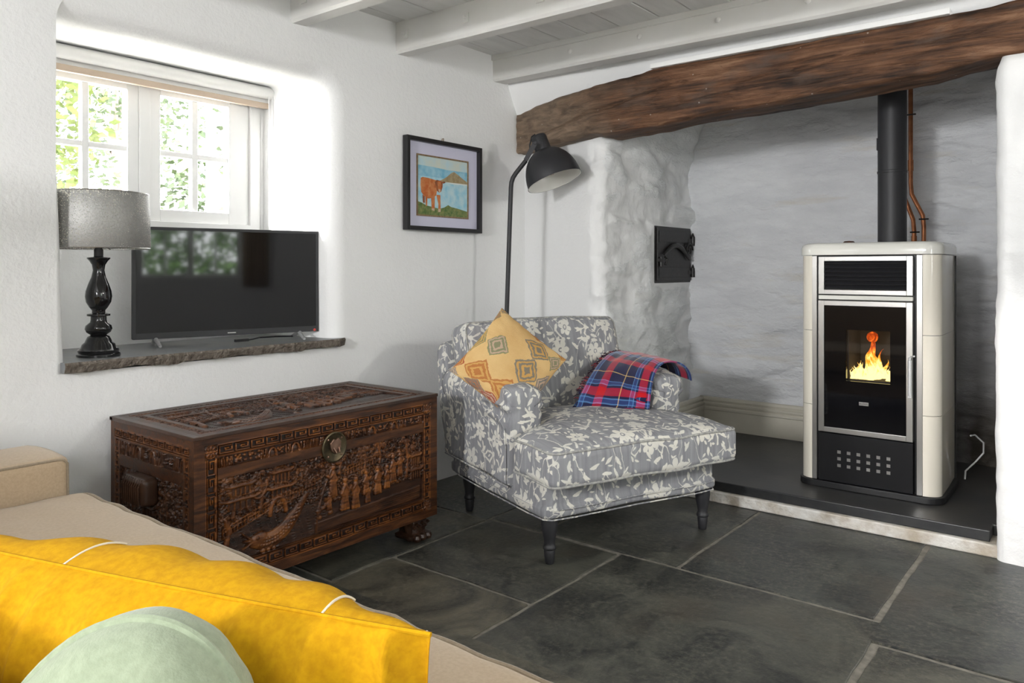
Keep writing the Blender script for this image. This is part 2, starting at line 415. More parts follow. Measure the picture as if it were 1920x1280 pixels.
# ------------------------------------------------------------------ mesh builder
class MB:
    def __init__(s):
        s.v = []; s.f = []; s.m = []; s.uvs = {}; s.att = None

    def add(s, vs, fs, mi=0, X=None, uv=None):
        b = len(s.v)
        for q in vs:
            q = Vector(q)
            s.v.append(X @ q if X else q)
        for f in fs:
            s.f.append([b + i for i in f]); s.m.append(mi)
        if uv:
            for i, t in enumerate(uv):
                s.uvs[b + i] = t
        return s

    def box(s, a, b, mi=0, X=None):
        x0, y0, z0 = a; x1, y1, z1 = b
        vs = [(x, y, z) for x in (x0, x1) for y in (y0, y1) for z in (z0, z1)]
        fs = [(0, 1, 3, 2), (4, 6, 7, 5), (0, 4, 5, 1), (2, 3, 7, 6), (0, 2, 6, 4), (1, 5, 7, 3)]
        return s.add(vs, fs, mi, X)

    def tube(s, pts, r, seg=10, mi=0, X=None, caps=True, closed=False):
        pts = [Vector(p) for p in pts]; n = len(pts)
        rs = r if isinstance(r, (list, tuple)) else [r] * n
        vs = []; up = None
        for i, p in enumerate(pts):
            if closed:
                d = pts[(i + 1) % n] - pts[i - 1]
            else:
                d = pts[min(i + 1, n - 1)] - pts[max(i - 1, 0)]
            if d.length < 1e-9:
                d = Vector((0, 0, 1))
            d.normalize()
            if up is None:
                up = Vector((0, 0, 1)) if abs(d.z) < 0.9 else Vector((1, 0, 0))
            a = d.cross(up)
            if a.length < 1e-5:
                a = d.orthogonal()
            a.normalize(); b = a.cross(d).normalized(); up = b
            for k in range(seg):
                t = 2 * PI * k / seg
                vs.append(p + (a * math.cos(t) + b * math.sin(t)) * rs[i])
        fs = []
        for i in range(n if closed else n - 1):
            j = (i + 1) % n
            for k in range(seg):
                fs.append((i * seg + k, i * seg + (k + 1) % seg, j * seg + (k + 1) % seg, j * seg + k))
        if caps and not closed:
            fs.append(tuple(range(seg))[::-1]); fs.append(tuple((n - 1) * seg + k for k in range(seg)))
        return s.add(vs, fs, mi, X)

    def lathe(s, prof, seg=32, mi=0, X=None, cap=True):
        vs = []; fs = []
        for r, z in prof:
            for k in range(seg):
                t = 2 * PI * k / seg; vs.append((r * math.cos(t), r * math.sin(t), z))
        for i in range(len(prof) - 1):
            for k in range(seg):
                fs.append((i * seg + k, i * seg + (k + 1) % seg, (i + 1) * seg + (k + 1) % seg, (i + 1) * seg + k))
        if cap:
            if prof[0][0] > 1e-6: fs.append(tuple(range(seg))[::-1])
            if prof[-1][0] > 1e-6: fs.append(tuple((len(prof) - 1) * seg + k for k in range(seg)))
        return s.add(vs, fs, mi, X)

    def grid(s, fn, nu, nv, mi=0, X=None, cu=False, uvf=None):
        vs = []; fs = []; uv = [] if uvf else None
        for j in range(nv):
            for i in range(nu):
                a = i / (nu if cu else nu - 1); b = j / (nv - 1)
                vs.append(fn(a, b))
                if uvf: uv.append(uvf(a, b))
        for j in range(nv - 1):
            for i in range(nu if cu else nu - 1):
                i2 = (i + 1) % nu
                fs.append((j * nu + i, j * nu + i2, (j + 1) * nu + i2, (j + 1) * nu + i))
        return s.add(vs, fs, mi, X, uv)

    def poly(s, pts, z0, z1, mi=0, X=None):
        """prism of a 2D outline between two heights"""
        n = len(pts)
        vs = [(p[0], p[1], z0) for p in pts] + [(p[0], p[1], z1) for p in pts]
        fs = [tuple(range(n))[::-1], tuple(range(n, 2 * n))] + [(i, (i + 1) % n, n + (i + 1) % n, n + i) for i in range(n)]
        return s.add(vs, fs, mi, X)

    def soft(s, h, r, n=14, fn=None, mi=0, X=None):
        """rounded box of half sizes h; fn deforms a point"""
        h = Vector(h)
        pr = [math.sin((i / n - 0.5) * PI) * 0.5 + (i / n - 0.5) for i in range(n + 1)]
        for ax in range(3):
            for sg in (-1, 1):
                vs = []; fs = []
                for j in range(n + 1):
                    for i in range(n + 1):
                        c = [0, 0, 0]; c[ax] = sg; c[(ax + 1) % 3] = pr[i]; c[(ax + 2) % 3] = pr[j]
                        q = Vector((c[0] * h[0], c[1] * h[1], c[2] * h[2]))
                        inn = Vector([max(-(h[k] - r), min(h[k] - r, q[k])) for k in range(3)])
                        d = q - inn
                        if d.length > 1e-9:
                            q = inn + d.normalized() * r
                        vs.append(fn(q) if fn else q)
                for j in range(n):
                    for i in range(n):
                        a = j * (n + 1) + i
                        f = (a, a + 1, a + n + 2, a + n + 1)
                        fs.append(f if sg > 0 else f[::-1])
                s.add(vs, fs, mi, X)
        return s

    def build(s, name, mats, parent=None, smooth=True, bevel=0, sub=0, weld=False, box_uv=0, loc=None, rot=None, ang=40, solid=0):
        me = bpy.data.meshes.new(name)
        me.from_pydata([tuple(v) for v in s.v], [], s.f)
        if not isinstance(mats, (list, tuple)): mats = [mats]
        for m in mats: me.materials.append(MT[m] if isinstance(m, str) else m)
        for p, mi in zip(me.polygons, s.m): p.material_index = mi
        if s.uvs:
            ul = me.uv_layers.new(name='uv')
            for l in me.loops: ul.data[l.index].uv = s.uvs.get(l.vertex_index, (0, 0))
        if s.att:
            a = me.attributes.new(s.att[0], 'FLOAT', 'POINT')
            a.data.foreach_set('value', s.att[1])
        bm = bmesh.new(); bm.from_mesh(me)
        if weld: bmesh.ops.remove_doubles(bm, verts=bm.verts, dist=1e-5)
        if not s.att: bmesh.ops.recalc_face_normals(bm, faces=bm.faces)
        bm.to_mesh(me); bm.free()
        if box_uv:
            ul = me.uv_layers.new(name='uv')
            for p in me.polygons:
                n_ = p.normal; a = max(range(3), key=lambda k: abs(n_[k]))
                for li in p.loop_indices:
                    c = me.vertices[me.loops[li].vertex_index].co
                    q = [(c.y, c.z), (c.x + 0.37, c.z), (c.x + 0.11, c.y + 0.53)][a]
                    ul.data[li].uv = (q[0] * box_uv, q[1] * box_uv)
        if smooth:
            me.shade_smooth()
            if ang: me.set_sharp_from_angle(angle=math.radians(ang))
        o = bpy.data.objects.new(name, me); COL.objects.link(o)
        if loc: o.location = loc
        if rot: o.rotation_euler = rot
        if parent: o.parent = parent
        if solid:
            q = o.modifiers.new('solid', 'SOLIDIFY'); q.thickness = solid; q.offset = 0
        if bevel:
            q = o.modifiers.new('bevel', 'BEVEL'); q.width = bevel; q.segments = 3; q.limit_method = 'ANGLE'; q.angle_limit = math.radians(50)
        if sub:
            q = o.modifiers.new('sub', 'SUBSURF'); q.levels = sub; q.render_levels = sub
        return o


def tag(o, label, cat, group=None):
    o['label'] = label; o['category'] = cat
    if group: o['group'] = group
    return o

def thing(name, label, cat, loc=(0, 0, 0), rz=0, group=None):
    o = bpy.data.objects.new(name, None); COL.objects.link(o); o.location = loc; o.rotation_euler = (0, 0, rz)
    o.empty_display_size = 0.1
    return tag(o, label, cat, group)

def struct(o):
    o['kind'] = 'structure'; return o

def nz(x, y, z, s=1.0, off=0):
    return noise.noise(Vector((x * s + off, y * s + off * 1.3, z * s - off)))

def fbm(x, y, z, oct=4):
    return noise.fractal(Vector((x, y, z)), 0.9, 2.1, oct)

# ================================================================== FLOOR
bm = MB(); bm.box((-3.0, -3.7, -0.06), (2.1, 3.75, -0.006)); fl = bm.build('floor', 'grout', smooth=False)
struct(fl)
def rough_poly(x0, y0, x1, y1, g=0.006, step=0.06):
    x0 += g; y0 += g; x1 -= g; y1 -= g
    pts = []
    def seg(ax, ay, bx, by):
        L = math.hypot(bx - ax, by - ay); k = max(2, int(L / step))
        for i in range(k):
            t = i / k; x = ax + (bx - ax) * t; y = ay + (by - ay) * t
            w = 0.007 * nz(x * 9, y * 9, 1.7) + 0.004 * nz(x * 31, y * 31, 3)
            pts.append((x + w, y + w * 0.8))
    seg(x0, y0, x1, y0); seg(x1, y0, x1, y1); seg(x1, y1, x0, y1); seg(x0, y1, x0, y0)
    return pts
tiles = [(-1.575, 1.25, -.59, 2.70), (-2.268, 2.105, -1.58, 2.69), (-2.268, 1.3, -1.58, 2.098), (-2.95, 2.68, -2.275, 3.68),
         (-2.27, 2.70, -1.985, 3.62), (-1.98, 2.71, -1.335, 3.62), (-1.33, 2.71, -.625, 3.62), (-.615, 2.54, .35, 3.62),
         (-.58, 1.5, .35, 2.53), (-2.95, 1.80, -2.275, 2.675), (-2.95, 1.0, -2.275, 1.79), (.36, 2.4, 2.0, 3.62), (.36, 1.2, 2.0, 2.39),
         (-2.95, .2, -1.9, .99), (-1.89, .2, -.9, 1.24), (-.89, .3, .35, 1.24), (.36, .2, 2.0, 1.19), (-2.268, 1.0, -1.9, 1.29)]
for i in range(5):
    for j in range(5):
        tiles.append((-2.95 + i * 0.99, -3.8 + j * 0.8, -2.95 + (i + 1) * 0.99 - .005, -2.2 + (j + 1) * 0.8 - .005))
bm = MB()
for t in tiles:
    bm.poly(rough_poly(*t), -0.03, random.uniform(-0.0015, 0.001))
fs_ = bm.build('floor_flagstones', 'slate', smooth=False, bevel=0.003); fs_.name = 'floor.001'; struct(fs_)

# ================================================================== WINDOW WALL (x = -2.9)
XW = -2.90; ZC = 2.42
def rr_loop(y0, y1, z0, z1, r, n=10, per=14, rl=None):
    """rounded rect loop with square bottom corners, counter-clockwise, fixed count"""
    pts = []
    def seg(a, b):
        for i in range(per): t = i / per; pts.append((a[0] + (b[0] - a[0]) * t, a[1] + (b[1] - a[1]) * t))
    def arc(cy, cz, a0):
        for i in range(n): a = a0 + (PI / 2) * i / n; pts.append((cy + r * math.cos(a), cz + r * math.sin(a)))
    seg((y0, z0), (y1, z0)); seg((y1, z0), (y1, z1 - r)); arc(y1 - r, z1 - r, 0)
    q = r
    if rl is not None: r = rl
    seg((y1 - q, z1), (y0 + r, z1)); arc(y0 + r, z1 - r, PI / 2); seg((y0, z1 - r), (y0, z0))
    return pts
r_ = 0.075
rings = []
YA, YB, ZA, ZB = 1.13, 2.30, 0.78, 2.035
base = rr_loop(YA, YB, ZA, ZB, 0.10, rl=0.03)
outer = []
cy, cz = (YA + YB) / 2, (ZA + ZB) / 2
Y0, Y1, Z0, Z1 = -3.7, 3.85, -0.05, ZC + .03
for (y, z) in base:
    dy, dz = y - cy, z - cz
    k = min(((Y1 - cy) / dy) if dy > 1e-9 else 1e9, ((Y0 - cy) / dy) if dy < -1e-9 else 1e9, ((Z1 - cz) / dz) if dz > 1e-9 else 1e9, ((Z0 - cz) / dz) if dz < -1e-9 else 1e9)
    outer.append((cy + dy * k, cz + dz * k))
ringpts = [[(XW, y, z) for y, z in outer]]
def grown(d):
    out = []
    for (y, z) in base:
        ny = nz_ = 0
        if z > ZA + 1e-6 or True:
            if y >= YB - 0.1 and z > ZA: ny = max(0, min(1, (y - (YB - .1)) / .1))
            if y <= YA + 0.03 and z > ZA: ny = -max(0, min(1, ((YA + .03) - y) / .03))
            rz = .1 if y > (YA + YB) / 2 else .03
            if z >= ZB - rz: nz_ = max(0, min(1, (z - (ZB - rz)) / rz))
            if y >= YB - 1e-6: ny = 1
            if y <= YA + 1e-6: ny = -1
            if z <= ZA + 1e-6: nz_ = 0
            L = math.hypot(ny, nz_)
            if L > 1: ny /= L; nz_ /= L
            if ny < 0: ny *= .35
        out.append((y + ny * d, z + nz_ * d))
    return out
for k in range(7):
    a = (PI / 2) * k / 6
    g = grown(r_ * (1 - math.sin(a)))
    ringpts.append([(XW - r_ * (1 - math.cos(a)), y, z) for y, z in g])
for k in range(1, 9):
    t = k / 8
    yb0, yb1 = YA - 0.10 * t, YB - 0.035 * t
    lp = rr_loop(yb0, yb1, ZA, ZB + 0.03 * t, 0.10 * (1 - t) + 0.02, rl=.03 * (1 - t) + .015)
    ringpts.append([(XW - r_ - (0.43) * t, y, z) for y, z in lp])
win = rr_loop(1.08, 2.245, 1.33, 2.035, 0.012)
ringpts.append([(-3.405, y, z) for y, z in win])
ringpts.append([(-3.50, y, z) for y, z in win])
bm = MB(); n_ = len(base); vs_ = []; fs2 = []
for ring in ringpts:
    for (x, y, z) in ring:
        w = 0.006 * nz(y * 2.3, z * 2.3, x * 2, 1, 5) if x > -3.3 and x != XW else 0
        ln = .030 * (1.25 - z) if (YA - .09 < y < YA + .05 and x != XW and x > -3.4) else 0
        vs_.append((x + (0.004 * nz(y * 3, z * 3, 0) if x == XW else 0), y + w + ln, z + w * 0.8))
for j in range(len(ringpts) - 1):
    for i in range(n_):
        fs2.append((j * n_ + i, j * n_ + (i + 1) % n_, (j + 1) * n_ + (i + 1) % n_, (j + 1) * n_ + i))
bm.add(vs_, fs2)
# thickness behind
bm.box((-3.55, Y0, 0), (-3.50, 1.0, ZC + .03)); bm.box((-3.55, 2.32, 0), (-3.50, Y1, ZC + .03)); bm.box((-3.55, 1.0, 0), (-3.50, 2.32, 1.30)); bm.box((-3.55, 1.0, 2.07), (-3.50, 2.32, ZC + .03))
struct(bm.build('wall_left', 'wall', ang=50))

# sill
bm = MB()
NS = 70
def sill_front(t):
    y = 1.118 + t * 1.252
    return y, XW + 0.035 + 0.012 * nz(y * 5, 0, 2) + 0.006 * nz(y * 23, 1, 2) - (0.03 * max(0, (t - 0.96) / 0.04)) 
top = []; vs_ = []; fs2 = []
for i in range(NS + 1):
    y, x = sill_front(i / NS)
    th = 0.036 + 0.012 * nz(y * 7, 3, 1) + 0.005 * nz(y * 33, 3, 1)
    inside = -2.95
    vs_ += [(-3.41, min(max(y, 1.05), 2.29), 0.818), (inside, y, 0.819), (x - 0.006, y, 0.820), (x, y, 0.812 - .004 * nz(y * 40, 0, 0)), (x - 0.003 + 0.004 * nz(y * 50, 1, 0), y, 0.80), (x - 0.008 + .005 * nz(y * 44, 2, 2), y, 0.820 - th), (inside, y, 0.785), (-3.41, min(max(y, 1.05), 2.29), 0.775)]
for i in range(NS):
    for k in range(8):
        a = i * 8 + k; b = i * 8 + (k + 1) % 8
        fs2.append((a, b, b + 8, a + 8))
fs2.append(tuple(range(8))); fs2.append(tuple(NS * 8 + k for k in range(8))[::-1])
bm.add(vs_, fs2)
for i, f in enumerate(fs2):
    if i < NS * 8 and (i % 8) in (2, 3, 4, 5): bm.m[i] = 1
o = bm.build('window_sill', ['sill_top', 'sill_edge'], ang=30); struct(o)

# window joinery
wroot = bpy.data.objects.new('window_1', None); COL.objects.link(wroot); wroot.location = (-3.44, 1.66, 1.33); struct(wroot)
def wb(name, boxes, mat='white', bev=0.003, parent=wroot):
    bm = MB()
    for a, b in boxes: bm.box(Vector(a) - parent.location, Vector(b) - parent.location)
    return bm.build(name, mat, parent, smooth=False, bevel=bev)
wb('window_frame', [((-3.49, 1.075, 1.325), (-3.405, 1.12, 2.04)), ((-3.49, 2.19, 1.325), (-3.405, 2.25, 2.04)), ((-3.49, 1.12, 1.325), (-3.40, 2.19, 1.365)), ((-3.49, 1.12, 1.985), (-3.405, 2.19, 2.04)), ((-3.49, 1.64, 1.365), (-3.412, 1.69, 1.985))])
def sash(y0, y1, g0, g1, bar):
    x0, x1 = -3.47, -3.42
    o = wb('window_sash', [((x0, y0, 1.365), (x1, g0, 1.985)), ((x0, g1, 1.365), (x1, y1, 1.985)), ((x0, g0, 1.365), (x1, g1, 1.42)), ((x0, g0, 1.938), (x1, g1, 1.985)),
                       ((x0 + .01, bar[0], 1.42), (x1 - .008, bar[1], 1.938)), ((x0 + .01, g0, 1.665), (x1 - .008, bar[0], 1.69)), ((x0 + .01, bar[1], 1.665), (x1 - .008, g1, 1.69))])
    bm = MB(); bm.box(Vector((-3.448, g0 - .005, 1.415)) - wroot.location, Vector((-3.444, g1 + .005, 1.943)) - wroot.location)
    p = bm.build('pane', 'pane', o, smooth=False)
sash(1.12, 1.64, 1.235, 1.59, (1.404, 1.433)); sash(1.69, 2.19, 1.739, 2.08, (1.894, 1.925))

# roller blind
bl = thing('roller_blind', 'white roller blind rolled up above the window with a beige bottom bar', 'blind', (-3.35, 1.67, 2.04))
def part(name, bm, mat, par, **k): return bm.build(name, mat, par, **k)
bm = MB(); bm.tube([(0, -.60, -.012), (0, .60, -.012)], 0.030, 20); part('blind_roll', bm, 'blindfab', bl)
bm = MB(); bm.box((-.022, -.60, -.062), (-.018, .60, -.03)); part('blind_fabric', bm, 'blindfab', bl, smooth=False)
bm = MB(); bm.box((-.028, -.60, -.088), (-.006, .595, -.060)); part('bottom_bar', bm, 'blindbar', bl, smooth=False, bevel=.003)
bm = MB(); bm.tube([(.02, .595, -.02), (.022, .597, -.2), (.022, .597, -.40), (.022, .585, -.41), (.022, .575, -.40), (.022, .575, -.2), (.02, .575, -.02)], 0.0022, 6); part('pull_cord', bm, 'white', bl)
for y in (-.61, .605):
    bm = MB(); bm.box((-.03, y - .006, -.045), (.03, y + .006, .02)); part('bracket', bm, 'white', bl, smooth=False, bevel=.003)

# ================================================================== FIREPLACE WALL
def jamb_path(s):
    """plan path from the window wall along the plaster then into the recess: returns x, y, nx, ny, roughness"""
    a = 0.66; b = 0.12; R = 0.07
    segs = a - R
    if s < 0: s = 0
    if s < segs:
        return XW - .02 + s, 3.66 + .13 * (1 - s / segs), 0, -1, max(0, (s - 0.56) / 0.05) if s > 0.56 else 0
    s2 = s - segs
    arc = R * PI / 2
    if s2 < arc:
        t = s2 / R
        x0 = XW - .02 + segs
        return x0 + R * math.sin(t), 3.66 + R - R * math.cos(t), math.sin(t), -math.cos(t), 1
    s3 = s2 - arc
    return XW - .02 + segs + R, 3.66 + R + s3, 1, 0, 1
def stone_h(u, z, seed=0):
    """lumpy whitewashed rubble"""
    q = Vector((u * 2.5 + seed, z * 6.5 + 0.25 * nz(u * 4, z * 4, seed), seed + 2.0))
    q += Vector((0.18 * nz(u * 5, z * 5, 9), 0.18 * nz(u * 5, z * 5, 19), 0))
    dd, pp = noise.voronoi(q)
    e = min(1.0, (dd[1] - dd[0]) * 1.6)
    lev = nz(pp[0].x * 7.7, pp[0].y * 7.7, 3.3)
    e = e * e * (3 - 2 * e)
    return 0.046 * e * (0.45 + 1.0 * lev) + 0.018 * nz(u * 5, z * 9, seed) + 0.007 * nz(u * 14, z * 26, seed) + 0.0025 * nz(u * 50, z * 60, seed)
NU, NV = 190, 190
SL = 0.59 + 0.11 + 1.10
def jf(a, b):
    s = a ** 0.9 * SL; z = b * 2.46
    x, y, nx, ny, rg = jamb_path(s)
    rg = min(1, rg)
    # door seat is kept flat
    g = 1.0
    if y > 4.22 and nx > .9 and 1.02 < z < 1.46: g = max(0.0, 1 - min((y - 4.22) / .06, (z - 1.02) / .04, (1.46 - z) / .04))
    lump = 0.03 * nz(s * 2.2, z * 2.5, 4) * rg
    step = (0.05 * (1 / (1 + math.exp((z - 0.86) * 22))) * (1 / (1 + math.exp((y - 4.45) * 18)))) if nx > .9 else 0
    h = (stone_h(s, z, 1.5) * g + (lump + step) * g - 0.010) * rg + 0.003 * nz(s * 3, z * 3, 0)
    top = 0
    if z > 1.80 and nx > .5: top = 0.05 * (z - 1.80) / .18
    return (x + nx * (h + top), y + ny * h, z)
bm = MB(); bm.grid(jf, NU, NV); o = bm.build('wall_fireplace', ['wall', 'stone_jamb'], ang=0)
for p in o.data.polygons:
    c = p.center
    if c.x > -2.262: p.material_index = 1
struct(o)
# back wall of the recess
def bf(a, b):
    x = -2.3 + a * 2.2; z = b * 2.46
    d = Vector((x * 2.2, z * 8 + 1.2 * nz(x * 1.5, z * 3, 2), 4))
    dd, pp = noise.voronoi(d + Vector((0.3 * nz(x * 4, z * 4, 1), 0.4 * nz(x * 4, z * 4, 7), 0)))
    lev = nz(pp[0].x * 5, pp[0].y * 5, 1)
    e = min(1.0, (dd[1] - dd[0]) * 3)
    rgt = 1 / (1 + math.exp(-(x + .95) * 14))
    h = (0.013 + 0.022 * rgt) * e * (0.6 + lev) + (0.008 + 0.008 * rgt) * nz(x * 7, z * 16, 1) + 0.003 * nz(x * 22, z * 45, 1) + 0.02 * nz(x * 1.4, z * 1.4, 3)
    return (x, 4.80 - h - 0.02 * rgt, z)
bm = MB(); bm.grid(bf, 210, 230); struct(bm.build('wall_recess', 'stone_back', ang=0))
# right pier
def pf(a, b):
    # path: outer (x=2.1) face y=3.53 -> edge -> into recess
    s = a * 3.8; z = b * 1.985; R = 0.045
    L1 = 2.1 + .34
    if s < L1: x, y, nx, ny = 2.1 - s, 3.535, 0, -1
    elif s < L1 + R * PI / 2:
        t = (s - L1) / R; x, y, nx, ny = -.34 - R * math.sin(t), 3.535 + R - R * math.cos(t), -math.sin(t), -math.cos(t)
    else: x, y, nx, ny = -.34 - R, 3.535 + R + (s - L1 - R * PI / 2), -1, 0
    edge = math.exp(-((x + .34) / .05) ** 2)
    h = 0.004 * nz(x * 4, z * 4, 1) + edge * (0.018 * nz(z * 5, 1, y * 5) + 0.007 * nz(z * 21, 4, y * 20) - 0.006 + 0.012 * max(0, z - 1.6))
    if z > 1.88: h -= (0.05) * (1 - math.sqrt(max(0, 1 - ((z - 1.88) / .106) ** 2)))
    zz = z if z < 1.97 else 1.985
    return (x + nx * h, y + ny * h, zz)
bm = MB(); bm.grid(lambda a, b: pf(1 - (1 - a) ** 1.0, b), 420, 150)
struct(bm.build('wall_right_pier', 'wall', ang=0)); o = bpy.data.objects['wall_right_pier']; o.name = 'wall_pier'
bm = MB(); bm.box((-.34, 3.62, 1.95), (2.1, 4.85, 1.975)); bm.box((-.33, 3.70, 0), (-.25, 4.85, 2.46)); bm.box((-2.9, 4.83, 0), (2.1, 4.9, 2.46)); bm.box((2.0, 3.5, 0), (2.1, 4.9, 2.46)); bm.box((-3.0, 3.9, 0), (-2.5, 4.9, 2.46)); struct(bm.build('wall_pier_core', 'wall', smooth=False)).name = 'wall_pier.001'
# wall above the beam
bm = MB(); bm.grid(lambda a, b: (XW - .02 + a * 5.1, 3.675 + (.05 - .11 * min(1, b * 2)) * max(0, 1 - a * 5.1 / .7) + 0.006 * nz(a * 12, b * 3, 0), 2.06 + b * .39), 90, 14); bm.box((-2.3, 3.69, 2.06), (2.1, 3.80, 2.45))
struct(bm.build('wall_chimney_breast', 'wall')).name = 'wall_breast'
# rest of the shell
bm = MB(); bm.box((-3.0, -3.7, 0), (-1.6, -3.6, 2.45)); bm.box((-1.6, -3.7, 0), (2.1, -3.6, 2.45))
struct(bm.build('wall_rear', 'wall', smooth=False))
bm = MB(); bm.box((2.0, -3.7, 0), (2.1, .85, 2.45)); bm.box((2.0, 1.85, 0), (2.1, 3.75, 2.45)); bm.box((2.0, .85, 0), (2.1, 1.85, 1.05)); bm.box((2.0, .85, 2.05), (2.1, 1.85, 2.45))
struct(bm.build('wall_right', 'wall', smooth=False))
# side window facing the television
w2 = bpy.data.objects.new('window_2', None); COL.objects.link(w2); w2.location = (2.05, 1.35, 1.05); struct(w2)
B_ = [((2.03, .85, 1.05), (2.08, .89, 2.05)), ((2.03, 1.81, 1.05), (2.08, 1.85, 2.05)), ((2.03, .89, 1.05), (2.08, 1.81, 1.09)), ((2.03, .89, 2.01), (2.08, 1.81, 2.05)), ((2.03, 1.32, 1.09), (2.08, 1.38, 2.01)),
      ((2.04, 1.09, 1.09), (2.065, 1.11, 2.01)), ((2.04, 1.59, 1.09), (2.065, 1.61, 2.01)), ((2.04, .89, 1.54), (2.065, 1.81, 1.56))]
wb('window_frame', B_, parent=w2)
bm = MB()
for k in range(1):
    bm.grid(lambda a, b: (1.965 + .02 * math.sin(a * 40), 1.88 + a * .26, .95 + b * 1.2), 60, 4)
ct = bm.build('curtain', 'curtain', solid=.004); tag(ct, 'cream curtain hanging beside the side window behind the viewer', 'curtain')

# ================================================================== CEILING
bm = MB(); bm.box((-3.0, -3.7, 2.425), (2.1, 4.85, 2.47)); struct(bm.build('ceiling', 'boards', smooth=False))
bm = MB(); x = -3.0; k = 0
while x < 2.05:
    w = 0.20 + 0.03 * ((k * 7) % 3 - 1)
    bm.box((x + .003, -2.25, 2.405 - .002 * (k % 2)), (x + w - .003, 3.68, 2.43)); x += w; k += 1
struct(bm.build('ceiling_boards', 'boards', smooth=False, bevel=.004)).name = 'ceiling.001'
def joist(y0, y1, zb, name, sag=0.0, seed=0):
    def sec(x):
        w = 0.006 * nz(x * 1.7, seed, 0); z = zb + 0.008 * nz(x * 1.3, seed, 4) + sag * math.sin((x + 2.9) * .9) 
        c = .012
        return [(y0 + w, 2.43), (y0 + w, z + c), (y0 + w + c, z), (y1 + w - c, z + .004), (y1 + w, z + c), (y1 + w, 2.43)]
    bm = MB(); N = 60; vs = []; fs = []
    for i in range(N + 1):
        x = -2.93 + i / N * 5.0
        for (y, z) in sec(x): vs.append((x, y, z))
    for i in range(N):
        for k in range(6):
            a = i * 6 + k; b = i * 6 + (k + 1) % 6; fs.append((a, b, b + 6, a + 6))
    bm.add(vs, fs); return struct(bm.build(name, 'joist', ang=30))
joist(2.065, 2.165, 2.245, 'trim_1', seed=1); joist(2.70, 2.80, 2.245, 'trim_2', seed=5); joist(1.42, 1.52, 2.245, 'trim_3', seed=9)
joist(.78, .88, 2.245, 'trim_4', seed=12); joist(.1, .2, 2.245, 'trim_5', seed=15)
joist(3.475, 3.60, 2.255, 'trim_6', seed=21)
bm = MB(); bm.box((-2.93, 3.462, 2.375), (2.0, 3.482, 2.43)); struct(bm.build('trim_7', 'joist', smooth=False, bevel=.003))
# bolts / pegs on the joists
bm = MB()
for x in (-2.35, -1.92, -1.50, -1.08, -.66):
    bm.lathe([(0.014, 0), (0.014, .006), (.009, .011), (0, .012)], 14, X=Matrix.Translation((x, 3.476, 2.335)) @ Matrix.Rotation(PI / 2, 4, 'X'))
for (x, y) in ((-2.83, 2.70), (-2.42, 2.70), (-1.98, 2.70), (-2.80, 2.065)):
    bm.box((x - .022, y - .008, 2.31), (x + .022, y + .006, 2.355)); bm.lathe([(0.010, 0), (0.010, .012), (0, .015)], 12, X=Matrix.Translation((x, y - .006, 2.333)) @ Matrix.Rotation(PI / 2, 4, 'X'))
struct(bm.build('trim_8', 'joist', bevel=.002))
# painted batten above the oak beam
bm = MB(); N = 40; vs = []; fs = []
for i in range(N + 1):
    t = i / N; x = -1.90 + t * 1.36; z = 2.182 + 0.004 * t
    for (yy, zz) in ((3.545, z + .026), (3.545, z), (3.69, z), (3.69, z + .026)): vs.append((x, yy, zz))
for i in range(N):
    for k in range(4):
        a = i * 4 + k; b = i * 4 + (k + 1) % 4; fs.append((a, b, b + 4, a + 4))
fs += [(0, 1, 2, 3), (N * 4 + 3, N * 4 + 2, N * 4 + 1, N * 4)]
bm.add(vs, fs); struct(bm.build('trim_9', 'white', smooth=False, bevel=.003))

